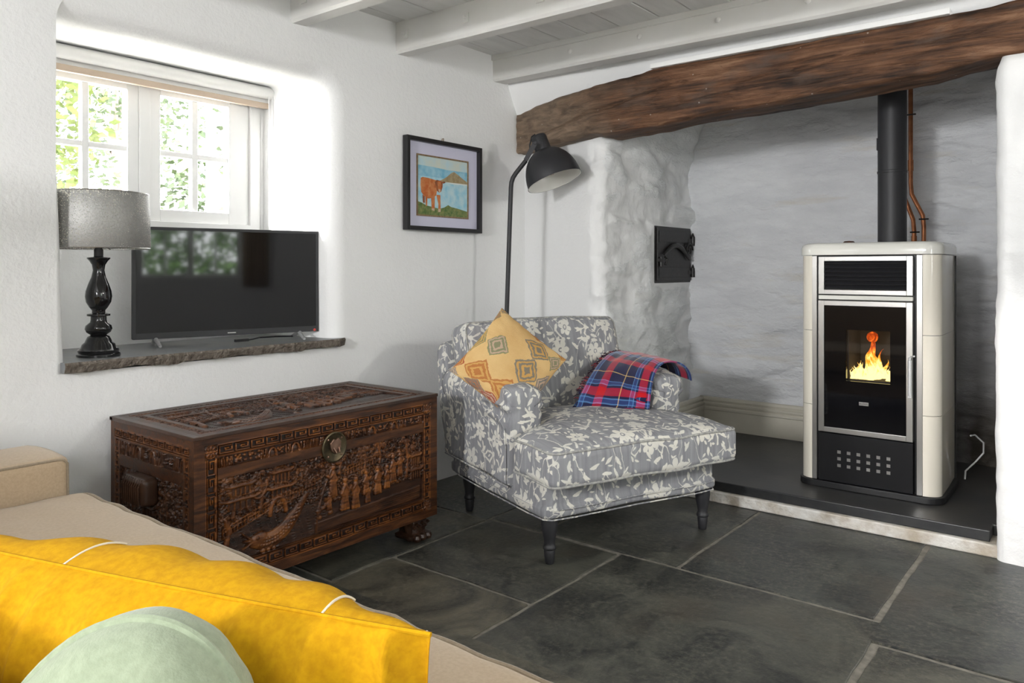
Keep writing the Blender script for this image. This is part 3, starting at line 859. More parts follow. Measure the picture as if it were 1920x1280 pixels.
# ================================================================== OAK MANTEL BEAM
def lerp_tab(x, tab):
    if x <= tab[0][0]: return tab[0][1]
    for (a, va), (b, vb) in zip(tab, tab[1:]):
        if x <= b: return va + (vb - va) * (x - a) / (b - a)
    return tab[-1][1]
ZT = [(-2.93, 2.10), (-2.6, 2.125), (-2.2, 2.16), (-1.9, 2.185), (-1.3, 2.185), (-.7, 2.185), (-.35, 2.20), (0, 2.22)]
ZBm = [(-2.93, 1.855), (-2.55, 1.865), (-2.27, 1.885), (-2.2, 1.868), (-1.87, 1.885), (-1.32, 1.92), (-.62, 1.955), (-.38, 1.99), (0, 2.0)]
bm = MB(); N = 260; K = 44
def beam_pt(i, k):
    x = -2.925 + i / N * 2.95
    zt, zb = lerp_tab(x, ZT), lerp_tab(x, ZBm); y0, y1 = 3.555 + .145 * max(0, min(1, (-2.25 - x) / .62)), 3.80
    if x < -2.27: y1 = 3.88
    hw, hh = (y1 - y0) / 2, (zt - zb) / 2
    # perimeter parameter
    t = k / K * 4; q = int(t); f = t - q
    c = [(-1, 1), (-1, -1), (1, -1), (1, 1), (-1, 1)]
    ax, az = c[q][0] + (c[q + 1][0] - c[q][0]) * f, c[q][1] + (c[q + 1][1] - c[q][1]) * f
    e = 10.0; L = (abs(ax) ** e + abs(az) ** e) ** (1 / e); ax /= L; az /= L
    y = (y0 + y1) / 2 + ax * hw; z = (zt + zb) / 2 + az * hh
    d = 0.012 * nz(x * 3, y * 3, z * 6, 1, 2) + 0.006 * nz(x * 6, y * 20, z * 26, 1, 5) + 0.003 * nz(x * 16, y * 40, z * 60, 1, 8)
    # long shakes along the face
    for (cx0, cx1, za, zb_, wd, dp) in ((-2.86, -1.75, 1.90, 2.10, .006, .03), (-1.7, -.5, 2.04, 2.10, .004, .018), (-2.1, -1.2, 1.98, 2.0, .003, .012)):
        if cx0 < x < cx1 and ax < -.9:
            zc = za + (zb_ - za) * (x - cx0) / (cx1 - cx0) + .014 * nz(x * 5, 3, 3) + .004 * nz(x * 30, 3, 3)
            env = math.sin(PI * (x - cx0) / (cx1 - cx0)) ** .5
            d -= dp * env * math.exp(-((z - zc) / wd) ** 2)
    return (x, y + ax * d, z + az * d)
K = 140
for i in range(N + 1):
    for k in range(K): bm.v.append(Vector(beam_pt(i, k)))
for i in range(N):
    for k in range(K):
        bm.f.append([i * K + k, i * K + (k + 1) % K, (i + 1) * K + (k + 1) % K, (i + 1) * K + k]); bm.m.append(0)
bm.f.append(list(range(K))); bm.m.append(0); bm.f.append([N * K + k for k in range(K)]); bm.m.append(0)
o = bm.build('mantel_beam', 'oak', ang=0); tag(o, 'long dark weathered oak beam spanning the top of the fireplace opening', 'beam')

# hearth and plinth
bm = MB(); bm.box((-2.22, 3.57, 0.0), (-.36, 3.72, .052)); o = bm.build('trim_10', 'plinth', bevel=.006)
struct(o)
bm = MB(); bm.box((-2.24, 3.70, 0.0), (-.34, 4.82, .0975)); 
bm.box((-2.15, 3.597, .056), (-.405, 3.72, .0985), 0); bm.box((-2.15, 3.592, .054), (-.405, 3.5985, .0985), 1)
struct(bm.build('floor_hearth', ['hearth', 'hearth_edge'], bevel=.004, smooth=False)).name = 'floor.002'
# skirting in the recess
def skirt(name, p0, p1, nrm):
    prof = [(0, 0), (.022, 0), (.022, .125), (.030, .130), (.030, .142), (.020, .150), (.026, .162), (.026, .172), (.014, .178), (.018, .192), (.012, .206), (0, .21)]
    p0, p1 = Vector(p0), Vector(p1); nrm = Vector(nrm); vs = []
    for p in (p0, p1):
        for (d, z) in prof: vs.append(p + nrm * d + Vector((0, 0, z)))
    n = len(prof); fs = [(i, (i + 1) % n, n + (i + 1) % n, n + i) for i in range(n)] + [tuple(range(n)), tuple(range(n, 2 * n))[::-1]]
    bm = MB(); bm.add(vs, fs); return struct(bm.build(name, 'skirt', smooth=False))
skirt('baseboard_back', (-2.18, 4.765, .098), (-1.10, 4.765, .098), (0, -1, 0)); skirt('baseboard_left', (-2.165, 3.9, .098), (-2.165, 4.765, .098), (1, 0, 0))

# ================================================================== PELLET STOVE
st = thing('pellet_stove', 'tall cream ceramic pellet stove with black glass door and burning fire on the slate hearth', 'stove', (-.925, 3.83, .0985))
HW, DP = .305, .46
def rrect(hw, y0, y1, r, n=8):
    pts = []
    for (cx, cy, a0) in ((hw - r, y0 + r, -PI / 2), (hw - r, y1 - r, 0), (-hw + r, y1 - r, PI / 2), (-hw + r, y0 + r, PI)):
        for i in range(n + 1):
            a = a0 + PI / 2 * i / n; pts.append((cx + r * math.cos(a), cy + r * math.sin(a)))
    return pts
bm = MB(); bm.poly(rrect(HW + .012, -.012, DP, .07), 0, .03); bm.build('base_plate', 'black', st, bevel=.003)
bm = MB()
pl = rrect(HW + .008, -.012, DP, .075, 12)
prof = [(0, 1.115), (0, 1.128), (.0, 1.150), (.004, 1.162), (.012, 1.170), (.024, 1.174)]
vs = []; fs = []; n = len(pl); cx_, cy_ = 0, DP / 2
for ins, z in prof:
    for (x, y) in pl: vs.append((x * (1 - ins / HW), cy_ + (y - cy_) * (1 - ins / (DP / 2)), z))
for j in range(len(prof) - 1):
    for i in range(n): fs.append((j * n + i, j * n + (i + 1) % n, (j + 1) * n + (i + 1) % n, (j + 1) * n + i))
fs += [tuple(range(n))[::-1], tuple((len(prof) - 1) * n + i for i in range(n))]
bm.add(vs, fs); bm.build('ceramic_top', 'cream_top', st, bevel=.002)
# black carcass with firebox opening
WX0, WX1, WZ0, WZ1 = -.088, .104, .520, .762
bm = MB()
bm.box((-.285, .030, .03), (.295, DP - .01, WZ0)); bm.box((-.285, .030, WZ1), (.295, DP - .01, 1.113)); bm.box((-.285, .030, WZ0), (WX0, DP - .01, WZ1)); bm.box((WX1, .030, WZ0), (.295, DP - .01, WZ1)); bm.box((WX0, .25, WZ0), (WX1, DP - .01, WZ1))
bm.build('carcass', 'black', st, smooth=False)
bm = MB(); bm.box((WX0 + .001, .245, WZ0), (WX1 - .001, .249, WZ1)); bm.box((WX0 + .0005, .03, WZ0 + .0005), (WX1 - .0005, .249, WZ0 + .004)); bm.box((WX0 + .0005, .03, WZ0), (WX0 + .003, .249, WZ1)); bm.box((WX1 - .003, .03, WZ0), (WX1 - .0005, .249, WZ1))
bm.build('firebox', 'darkfire', st, smooth=False)
# ceramic side tiles: 3 per side wrapping the rounded front corner
def side_tile(sg, z0, z1):
    r = .06; th = .018; pts = []
    xi = .236 if sg > 0 else .246
    arc = [(xi, 0.0)]
    for i in range(11):
        a = -PI / 2 + PI / 2 * i / 10
        arc.append((HW - r + r * math.cos(a), r + r * math.sin(a)))
    arc.append((HW - .003, DP * .55)); arc.append((HW - .010, DP - .014))
    inner = [(x - th * (0 if i == 0 else .9), y + th * (1 if i < 7 else .3)) for i, (x, y) in enumerate(arc)]
    out = [(sg * x, y) for x, y in arc + inner[::-1]]
    if sg < 0: out = out[::-1]
    bm = MB(); bm.poly(out, z0, z1); return bm.build('side_tile', 'cream', st, bevel=.0025, ang=35)
for sg in (-1, 1):
    for (z0, z1) in ((.032, .3905), (.3925, .7505), (.7525, 1.113)): side_tile(sg, z0, z1)
for q_ in (-1, 1):
    bm = MB(); bm.box((q_ * (HW - .009) - .006, DP - .014, .03), (q_ * (HW - .009) + .006, DP - .004, 1.113)); bm.build('rear_edge_strip', 'black', st, smooth=False)
for (a, b) in ((-.2455, -.2235), (.2115, .2355)):
    bm = MB(); bm.box((a, -.001, .032), (b, .03, 1.112)); bm.build('steel_upright', 'steel', st, smooth=False, bevel=.0015)
# vent
vt_z0, vt_z1 = .928, 1.108; vx0, vx1 = -.214, .198
def frame_mb(x0, x1, z0, z1, w, y0, y1, wz=None):
    wz = wz or w; bm = MB()
    bm.box((x0, y0, z0), (x0 + w, y1, z1)); bm.box((x1 - w, y0, z0), (x1, y1, z1)); bm.box((x0 + w, y0, z0), (x1 - w, y1, z0 + wz)); bm.box((x0 + w, y0, z1 - wz), (x1 - w, y1, z1)); return bm
vf = frame_mb(vx0, vx1, vt_z0, vt_z1, .026, -.008, .024, .022).build('vent_frame', 'steel', st, smooth=False, bevel=.0015)
for k in range(7):
    z = .957 + k * .0195; bm = MB()
    bm.box((-.186, -.012, -.0015), (.186, .012, .0015), X=Matrix.Translation((-.008, .006, z + .006)) @ Matrix.Rotation(.6, 4, 'X')); bm.build('vent_slat', 'blackmat', vf, smooth=False)
bm = MB(); bm.box((-.214, -.009, .903), (.198, .026, .923)); bm.build('ceramic_strip', 'cream_top', st, smooth=False, bevel=.003)
# door
DZ0, DZ1 = .268, .898
dr = frame_mb(-.214, .198, DZ0, DZ1, .027, -.012, .026, .024).build('door', 'steel', st, smooth=False, bevel=.0015)
bm = MB(); gx0, gx1, gz0, gz1 = -.188, .172, DZ0 + .023, DZ1 - .023
bm.box((gx0, -.006, gz0), (gx1, .02, WZ0)); bm.box((gx0, -.006, WZ1), (gx1, .02, gz1)); bm.box((gx0, -.006, WZ0), (WX0, .02, WZ1)); bm.box((WX1, -.006, WZ0), (gx1, .02, WZ1))
bm.build('door_glass', 'blackglass', dr, smooth=False)
bm = MB(); bm.box((WX0, -.004, WZ0), (WX1, -.001, WZ1)); bm.build('viewing_pane', 'pane', dr, smooth=False)
bm = MB(); bm.tube([(.190, -.030, .640), (.190, -.030, .480)], .0085, 16); bm.tube([(.190, -.030, .652), (.190, -.030, .640)], .006, 12); bm.tube([(.190, -.030, .650), (.192, -.004, .655), (.205, .0, .655)], .005, 10); bm.box((.182, -.036, .470), (.198, -.024, .482))
bm.build('door_handle', 'chrome', dr, bevel=.001)
bm = MB(); bm.box((-.030, -.0085, .410), (.012, -.0058, .426)); bd = bm.build('maker_badge', 'steel', dr, smooth=False, bevel=.001)
def text(name, s, size, loc, rot, mat, parent, w=None):
    cu = bpy.data.curves.new(name, 'FONT'); cu.body = s; cu.size = size; cu.extrude = .0004; cu.align_x = 'CENTER'; cu.align_y = 'CENTER'
    t_ = bpy.data.objects.new(name + '_c', cu); COL.objects.link(t_)
    bpy.context.view_layer.update()
    me = bpy.data.meshes.new_from_object(t_.evaluated_get(bpy.context.evaluated_depsgraph_get()))
    bpy.data.objects.remove(t_); me.materials.clear(); me.materials.append(MT[mat])
    o = bpy.data.objects.new(name, me); COL.objects.link(o); o.location = loc; o.rotation_euler = rot; o.parent = parent
    if w:
        xs = [v.co.x for v in me.vertices]; k = w / (max(xs) - min(xs)); o.scale = (k, 1, 1)
    return o
text('badge_lettering', 'KLOVER', .011, (-.009, -.0092, .418), (PI / 2, 0, 0), 'black', dr, .034)
# lower panel with 18 steel squares
bm = MB(); bm.box((-.214, -.006, .034), (.198, .026, .262)); MT['panel'] = simple('satin_black_panel', (0.008, 0.008, 0.009), 0.6, spec=0.2); lp = bm.build('lower_panel', 'panel', st, smooth=False, bevel=.002)
for i in range(6):
    for j in range(3):
        x = -.119 + i * .0432; z = .178 - j * .032
        bm = MB(); bm.box((x - .0078, -.0085, z - .0072), (x + .0078, -.0055, z + .0072)); bm.build('steel_square', 'steel', lp, smooth=False)
# fire
vs = []; fs = []; heat = []
bmf = MB()
def tongue(x, y, w, h, lean, seed):
    n = 14; b = len(bmf.v)
    for i in range(n + 1):
        t = i / n
        ww = w * (math.sin(PI * min(1, t * .75 + .30)) ** 0.9) * (1 - t) ** .55 + .0006
        cx = x + lean * t * t + .010 * math.sin(t * 7 + seed) * t
        z = WZ0 + .004 + h * t
        for k in range(8):
            a = 2 * PI * k / 8
            bmf.v.append(Vector((cx + ww * math.cos(a), y + ww * .45 * math.sin(a) + .006 * math.sin(t * 5 + seed), z + .006 * nz(cx * 60, z * 30, seed)))); heat.append(max(0, 1.12 - t * 1.05 * (h / .20)))
    for i in range(n):
        for k in range(8):
            bmf.f.append([b + i * 8 + k, b + i * 8 + (k + 1) % 8, b + (i + 1) * 8 + (k + 1) % 8, b + (i + 1) * 8 + k]); bmf.m.append(0)
rr = random.Random(4)
for k in range(34):
    x = rr.uniform(-.078, .094); c = 1 - abs((x - .008) / .10)
    tongue(x, rr.uniform(.05, .16), rr.uniform(.009, .020), .035 + .10 * c * rr.uniform(.5, 1.0), rr.uniform(-.02, .02), k)
for x, w, h, l in ((-.008, .026, .175, .004), (.012, .030, .19, -.012), (.002, .020, .235, .004), (.030, .016, .15, .02), (-.025, .016, .13, .012), (-.002, .018, .225, -.006)):
    tongue(x, .10, w, h, l, h * 40)
bmf.lathe([(.016, .0), (.023, .010), (.026, .022), (.022, .036), (.010, .045), (0, .048)], 16, X=Matrix.Translation((.004, .10, WZ0 + .183)), cap=False)
heat += [0.30 - 0.2 * j / 5 for j in range(6) for k in range(16)]
bmf.att = ('burn', heat)
bmf.build('flames', 'flame', st, ang=0)
# smoke pipe, knob, cable
bm = MB(); bm.lathe([(.0655, 1.2735), (.0655, 1.62), (.068, 1.622), (.068, 1.632), (.0655, 1.634), (.0655, 2.44)], 40, X=Matrix.Translation((-.882, 4.15, 0)), cap=False)
bm.box((-.95, 4.13, 1.74), (-.946, 4.17, 1.80))
o = bm.build('flue_pipe', 'blackmat'); tag(o, 'straight matt black flue pipe rising from the cream stove', 'flue pipe')
bm = MB(); bm.lathe([(.028, 0), (.028, .012), (.022, .018), (0, .02)], 18, X=Matrix.Translation((-.17, .36, 1.174))); bm.build('filler_knob', 'rust', st)
def pipe(name, pts, label):
    bm = MB(); bm.tube(pts, .011, 12)
    return bm
c1 = [(-.905, 4.70, 2.42), (-.905, 4.70, 1.62), (-.90, 4.70, 1.56), (-.845, 4.70, 1.44), (-.840, 4.70, 1.38), (-.840, 4.70, .2)]
c2 = [(-.945, 4.71, 2.42), (-.945, 4.71, 1.60), (-.94, 4.71, 1.55), (-.895, 4.71, 1.42), (-.890, 4.71, 1.36), (-.890, 4.71, .2)]
for i, (c, lb) in enumerate(((c1, 'right-hand copper pipe with plastic clips on the recess wall beside the flue'), (c2, 'left-hand copper pipe half hidden behind the black flue'))):
    bm = MB(); bm.tube(c, .0115, 14); o = bm.build('copper_pipe', 'copper'); tag(o, lb, 'pipe', 'copper pipes behind the flue')
    for z in ((2.0, 1.42, 1.27) if i == 0 else (1.35,)):
        bm = MB(); x = -.905 if z > 1.6 else (-.842 if i == 0 else -.888); bm.tube([(x - .02, c[0][1] - .012, z), (x + .028, c[0][1] - .012, z)], .004, 8); bm.build('pipe_clip', 'black', o)
    for z in (1.72, 1.21) if i == 0 else (1.30,):
        bm = MB(); x = -.905 if z > 1.6 else c[-1][0]; bm.tube([(x, c[0][1], z - .03), (x, c[0][1], z + .03)], .0142, 14); bm.build('pipe_fitting', 'copper', o)
bm = MB(); bm.tube([(-.60 + .03, 4.34, .33), (-.56, 4.40, .325), (-.53, 4.46, .28), (-.535, 4.5, .22), (-.57, 4.5, .17), (-.60, 4.4, .14), (-.60, 4.38, .102)], .004, 8)
o = bm.build('stove_cable', 'white'); tag(o, 'thin white cable looping out behind the stove', 'cable')

# ================================================================== CAST IRON OVEN DOOR in the jamb
JX = -2.235
od = thing('oven_door', 'small black cast iron bread oven door set in the whitewashed stone', 'oven door', (JX - .062, 4.31, 1.072))
bm = MB(); bm.box((-.02, -.02, -.015), (.030, .50, .345)); bm.box((.030, .0, .0), (.042, .47, .335)); bm.box((.042, .02, .245), (.047, .45, .315)); bm.box((.042, .02, .02), (.047, .45, .085)); bm.build('door_plate', 'iron', od, smooth=False, bevel=.003)
bm = MB(); pts = []
for i in range(16):
    t = i / 15; pts.append((.056, .06 + .36 * t, .165 + .075 * math.sin(t * PI) - .03 * t))
bm.tube(pts, [.007 + .010 * math.sin(PI * i / 15) for i in range(16)], 8)
for i in range(26):
    pass
sp = [(.056, .42 + .05 * (1 - i / 30) * math.cos(i * .42), .20 + .05 * (1 - i / 30) * math.sin(i * .42)) for i in range(26)]
bm.tube(sp, .006, 8); bm.build('scroll_handle', 'iron', od)
bm = MB(); bm.box((.042, .0, .12), (.062, .07, .14)); bm.tube([(.055, .02, .09), (.055, .02, .15)], .012, 10); bm.tube([(.055, .08, .10), (.06, .09, .14), (.055, .07, .15)], .008, 8); bm.build('latch', 'iron', od)
for z in (.26, .05):
    bm = MB(); bm.tube([(.05, .485, z - .03), (.05, .485, z + .03)], .014, 12); bm.tube([(.05, .485, z + .03), (.05, .485, z + .055)], [.012, .002], 10); bm.box((.02, .42, z - .012), (.05, .50, z + .014)); bm.build('hinge', 'iron', od)

# ================================================================== PICTURE
PY0, PY1, PZ0, PZ1 = 2.745, 3.335, 1.350, 1.838
pic = thing('framed_picture', 'black framed painting of a brown cow by the sea on the white wall', 'picture', (XW + .006, (PY0 + PY1) / 2, PZ0), 0)
hw, hh = (PY1 - PY0) / 2, PZ1 - PZ0
bm = MB(); w = .022
for (a, b) in (((0, -hw, 0), (.034, -hw + w, hh)), ((0, hw - w, 0), (.034, hw, hh)), ((0, -hw + w, 0), (.034, hw - w, w)), ((0, -hw + w, hh - w), (.034, hw - w, hh))): bm.box(a, b)
bm.build('frame', 'black', pic, smooth=False, bevel=.0015)
MT['mount'] = simple('pale_lilac_mount', (0.63, 0.62, 0.76), 0.7)
bm = MB(); bm.box((.004, -hw + w, w), (.010, hw - w, hh - w)); bm.build('mount', 'mount', pic, smooth=False)
ax0, ax1, az0, az1 = -.200, .190, .085, .395
MT['gilt'] = simple('worn_gilt', (0.20, 0.13, 0.07), 0.5, 0.2, (0.32, 0.22, 0.12), 60)
bm = MB()
for (a, b) in (((.010, ax0 - .008, az0 - .008), (.015, ax0, az1 + .008)), ((.010, ax1, az0 - .008), (.015, ax1 + .008, az1 + .008)), ((.010, ax0, az0 - .008), (.015, ax1, az0)), ((.010, ax0, az1), (.015, ax1, az1 + .008))): bm.box(a, b)
bm.build('inner_frame', 'gilt', pic, smooth=False)
MT['p_sky'] = simple('painted_sky', (0.50, 0.66, 0.70), 0.6, 0, (0.62, 0.66, 0.58), 14)
MT['p_band'] = simple('painted_blue', (0.17, 0.45, 0.62), 0.6, 0, (0.36, 0.60, 0.70), 22)
MT['p_sea'] = simple('painted_sea', (0.28, 0.58, 0.72), 0.6, 0, (0.55, 0.72, 0.76), 22)
MT['p_hill'] = simple('painted_hill', (0.30, 0.22, 0.11), 0.6, 0, (0.42, 0.34, 0.20), 60)
MT['p_cow'] = simple('painted_russet', (0.50, 0.12, 0.025), 0.6, 0, (0.62, 0.25, 0.09), 45)
MT['p_cowd'] = simple('painted_dark_russet', (0.18, 0.05, 0.02), 0.6, 0, (0.42, 0.13, 0.04), 60)
MT['p_pale'] = simple('painted_pale', (0.62, 0.46, 0.32), 0.6)
MT['p_grass'] = simple('painted_grass', (0.07, 0.14, 0.035), 0.6, 0, (0.24, 0.26, 0.09), 55)
MT['p_white'] = simple('painted_foam', (0.72, 0.76, 0.74), 0.6)
bm = MB(); LY = [0]
def pg(pts, mi):
    LY[0] += 1; x = .0105 + LY[0] * .00012
    W_, H_ = ax1 - ax0, az1 - az0
    bm.add([(x, ax0 + u * W_, az0 + v * H_) for u, v in pts], [tuple(range(len(pts)))], mi)
pg([(0, .8), (1, .8), (1, 1), (0, 1)], 0)
pg([(0, .62), (1, .62), (1, .82), (.6, .815), (.3, .835), (0, .84)], 1)
pg([(0, 0), (1, 0), (1, .66), (0, .66)], 2)
pg([(.38, .60), (.45, .62), (.52, .66), (.58, .70), (.66, .77), (.72, .80), (.80, .76), (.88, .71), (.95, .67), (1, .645), (1, .60), (.7, .585)], 3)
pg([(.52, .60), (1, .605), (1, .585), (.7, .575)], 8)
pg([(0, 0), (0, .22), (.08, .20), (.17, .16), (.3, .14), (.42, .12), (.52, .15), (.6, .20), (.66, .17), (.8, .15), (.9, .13), (1, .11), (1, 0)], 7)
pg([(.06, .62), (.10, .64), (.2, .635), (.30, .62), (.37, .61), (.38, .46), (.36, .35), (.30, .30), (.20, .28), (.12, .32), (.07, .38), (.055, .5)], 4)
pg([(.33, .58), (.37, .62), (.45, .61), (.49, .585), (.485, .50), (.455, .42), (.42, .40), (.375, .43), (.345, .5)], 5)
pg([(.38, .60), (.45, .60), (.455, .5), (.445, .42), (.415, .41), (.395, .48)], 4)
pg([(.40, .46), (.445, .46), (.44, .41), (.415, .405)], 6)
pg([(.47, .60), (.53, .605), (.545, .59), (.50, .565)], 5)
pg([(.255, .36), (.33, .36), (.325, .06), (.27, .06)], 4)
pg([(.36, .36), (.44, .36), (.445, .06), (.395, .05), (.40, .2)], 4)
pg([(.09, .34), (.135, .31), (.135, .20), (.10, .20)], 5); pg([(.145, .30), (.185, .30), (.18, .15), (.155, .15)], 4)
pg([(.27, .12), (.325, .12), (.32, .05), (.265, .05)], 6); pg([(.395, .12), (.445, .12), (.445, .06), (.395, .06)], 6)
pg([(0, 0), (0, .07), (.2, .10), (.4, .06), (.6, .10), (.8, .05), (1, .06), (1, 0)], 7)
bm.build('painting', ['p_sky', 'p_band', 'p_sea', 'p_hill', 'p_cow', 'p_cowd', 'p_pale', 'p_grass', 'p_white'], pic, smooth=False)
bm = MB(); bm.tube([(.006, -.01, hh + .002), (.008, -.01, hh + .016), (.006, .002, hh + .020), (.004, .004, hh + .004)], .0025, 8); bm.build('hanging_hook', 'gilt', pic)

# ================================================================== FLOOR LAMP
lt_ = P(953, 500, 4.2); lx, ly = lt_.x, lt_.y
fl_ = thing('floor_lamp', 'tall matt black floor lamp with dome shade behind the armchair', 'lamp', (lx, ly, 0))
def LP(px, py, t=4.2): return P(px, py, t) - Vector((lx, ly, 0))
bm = MB(); bm.lathe([(.13, 0), (.13, .012), (.12, .018), (.02, .022), (.014, .04), (.014, .05)], 40); bm.build('base', 'blackmat', fl_)
b0 = LP(950, 590); b1 = LP(958, 352); foot = Vector((0, 0, .03)) + Vector((b0.x, b0.y, 0)) * 1.6
bend = [b1 + (LP(958, 335) - b1) * 1]
bm = MB(); bm.tube([foot, b0, b1, LP(959, 342), LP(962, 333), LP(967, 325), LP(986, 301)], .0125, 16); bm.build('pole', 'blackmat', fl_)
bm = MB(); bm.tube([LP(984, 304), LP(994, 289)], .0085, 12)
ax_ = (Vector((0, 0, -1)) * .93 + RT * .33 - FW * .17).normalized()
rimc = LP(1040, 339); X = Matrix.Translation(rimc) @ (ax_.to_track_quat('-Z', 'Y').to_matrix().to_4x4())
# local +z runs from the rim up to the cap
up_ = -ax_
a0, a1 = LP(986, 300, 4.14), LP(1003, 268, 4.14); side = RT * .6 - FW * .2
dd_ = (a1 - a0).normalized(); wv = dd_.cross(FW).normalized() * .013; tv = FW * .003
for off in (0,):
    pts = [a0 - wv, a0 + wv, a1 + wv, a1 - wv]
    bm.add([p + tv for p in pts] + [p - tv for p in pts], [(0, 1, 2, 3), (7, 6, 5, 4), (0, 4, 5, 1), (1, 5, 6, 2), (2, 6, 7, 3), (3, 7, 4, 0)])
bm.tube([a1 - FW * .012, a1 + FW * .02], .008, 12)
bm.build('hinge_arm', 'blackmat', fl_)
prof = []
R_, Hh = .153, .182
for i in range(17):
    t = i / 16; a = t * 1.30
    prof.append((R_ * math.cos(a) ** 0.85 if i < 16 else .046, Hh * math.sin(a) / math.sin(1.30)))
prof = [(R_ + .003, -.002)] + prof
capp = [(.046, Hh), (.046, Hh + .012), (.044, Hh + .078), (.040, Hh + .090), (.03, Hh + .094), (0, Hh + .095)]
bm = MB(); bm.lathe(prof + capp, 56, X=X, cap=False); sh = bm.build('lamp_shade', 'blackmat', fl_, ang=50)
bm = MB(); bm.lathe([(max(.01, r - .003), z - .001 if i else z) for i, (r, z) in enumerate(prof)] + [(0, Hh - .002)], 56, X=X, cap=False); bm.build('shade_lining', 'whitein', sh)
bm = MB(); bm.lathe([(.018, Hh - .01), (.018, Hh - .05), (.024, Hh - .06), (.03, Hh - .095), (.027, Hh - .125), (.012, Hh - .143), (0, Hh - .145)], 20, X=X, cap=False); bm.build('bulb', 'bulb', sh)
bm = MB(); bm.tube([LP(1003, 252, 4.22), LP(997, 256, 4.24), LP(993, 272, 4.25), LP(994, 287, 4.24)], .004, 8); bm.build('lamp_cord', 'black', fl_)

# ================================================================== TABLE LAMP
tl = thing('table_lamp', 'glossy black turned table lamp with silver perforated drum shade on the window sill', 'lamp', (-3.02, 1.297, .8205))
c = .00104
pr = [(0, 72), (8, 72), (12, 66), (22, 68), (30, 58), (42, 54), (50, 45), (62, 40), (70, 36), (76, 26), (86, 40), (98, 45), (110, 42), (122, 28), (130, 26), (142, 26), (145, 38), (152, 38), (156, 22), (165, 22), (175, 30), (195, 41), (215, 44), (235, 42), (260, 34), (285, 24), (310, 19), (330, 22), (345, 31), (352, 38), (356, 38), (358, 18), (362, 14)]
bm = MB(); bm.lathe([(r * c, z * c) for z, r in pr], 48); bm.build('lamp_base', 'blackgloss', tl, ang=55)
bm = MB(); bm.lathe([(.014, .372), (.016, .376), (.016, .40), (.012, .405), (.012, .43), (.03, .45), (.034, .48), (.02, .51), (0, .515)], 20); bm.build('bulb_holder', 'black', tl)
bm = MB(); bm.lathe([(.176, .404), (.178, .406), (.176, .52), (.172, .612), (.170, .614)], 72, cap=False)
shd = bm.build('lamp_shade', 'shade', tl, ang=0, solid=.0016)
for z, r in ((.405, .178), (.612, .1715)):
    bm = MB(); bm.tube([(r * math.cos(2 * PI * k / 60), r * math.sin(2 * PI * k / 60), z) for k in range(60)], .0022, 6, closed=True); bm.build('shade_rim', 'steel', shd)
bm = MB()
for k in range(3):
    a = k * 2 * PI / 3 + .4; bm.tube([(.014 * math.cos(a), .014 * math.sin(a), .42), (.174 * math.cos(a), .174 * math.sin(a), .405)], .0015, 6)
bm.build('shade_ring', 'steel', shd)

# ================================================================== TELEVISION
tvA, tvB = Vector((-3.245, 1.527, 0)), Vector((-3.015, 2.300, 0)); d_ = tvB - tvA; TW = d_.length
tv = thing('television', 'flat screen television with black bezel standing on the slate window sill', 'television', ((tvA.x + tvB.x) / 2, (tvA.y + tvB.y) / 2, .8205), math.atan2(d_.y, d_.x))
TH, Z0_ = .476, .030; h_ = TW / 2   # local x along screen, -y faces the room
bm = MB(); bm.box((-h_, -.012, Z0_), (h_, .018, Z0_ + TH)); bm.box((-h_ * .75, .018, Z0_ + .04), (h_ * .75, .05, Z0_ + TH * .7)); bm.build('casing', 'blackmat', tv, smooth=False, bevel=.004)
bm = MB(); bw = .013; bb = .026
for a, b in (((-h_, -.017, Z0_), (-h_ + bw, -.012, Z0_ + TH)), ((h_ - bw, -.017, Z0_), (h_, -.012, Z0_ + TH)), ((-h_ + bw, -.017, Z0_ + TH - bw), (h_ - bw, -.012, Z0_ + TH)), ((-h_ + bw, -.017, Z0_), (h_ - bw, -.012, Z0_ + bb))): bm.box(a, b)
bm.build('bezel', 'grey', tv, smooth=False, bevel=.001).data.materials[0] = MT['blackmat']
bm = MB(); bm.box((-h_ + bw, -.0145, Z0_ + bb), (h_ - bw, -.012, Z0_ + TH - bw)); bm.build('screen', 'blackglass', tv, smooth=False)
bm = MB(); bm.box((-.018, -.0178, Z0_ + .010), (.018, -.017, Z0_ + .014)); bm.build('brand_plate', 'steel', tv, smooth=False)
bm = MB(); bm.lathe([(.006, 0), (.006, .001)], 14, X=Matrix.Translation((h_ - .02, -.017, Z0_ + .008)) @ Matrix.Rotation(PI / 2, 4, 'X')); bm.build('standby_sticker', 'red', tv)
for sg in (-1, 1):
    x = sg * (h_ - .09); bm = MB()
    bm.tube([(x, -.0, Z0_ + .002), (x - .005 * sg, -.075, .006), (x - .005 * sg, -.088, .004)], [.010, .007, .006], 10)
    bm.tube([(x, -.0, Z0_ + .002), (x - .005 * sg, .075, .006), (x - .005 * sg, .085, .004)], [.010, .007, .006], 10); bm.build('foot', 'silver', tv)
bm = MB(); q = [(-3.10, 1.98, .825), (-3.12, 2.02, .825), (-3.16, 2.08, .826), (-3.14, 2.16, .826), (-3.10, 2.22, .826), (-3.14, 2.27, .827)]
bm.tube(q, .0035, 8); bm.box((-3.105, 1.915, .8205), (-3.09, 1.98, .832)); o = bm.build('television_cable', 'black'); tag(o, 'black cable with plug lying on the sill under the television', 'cable')

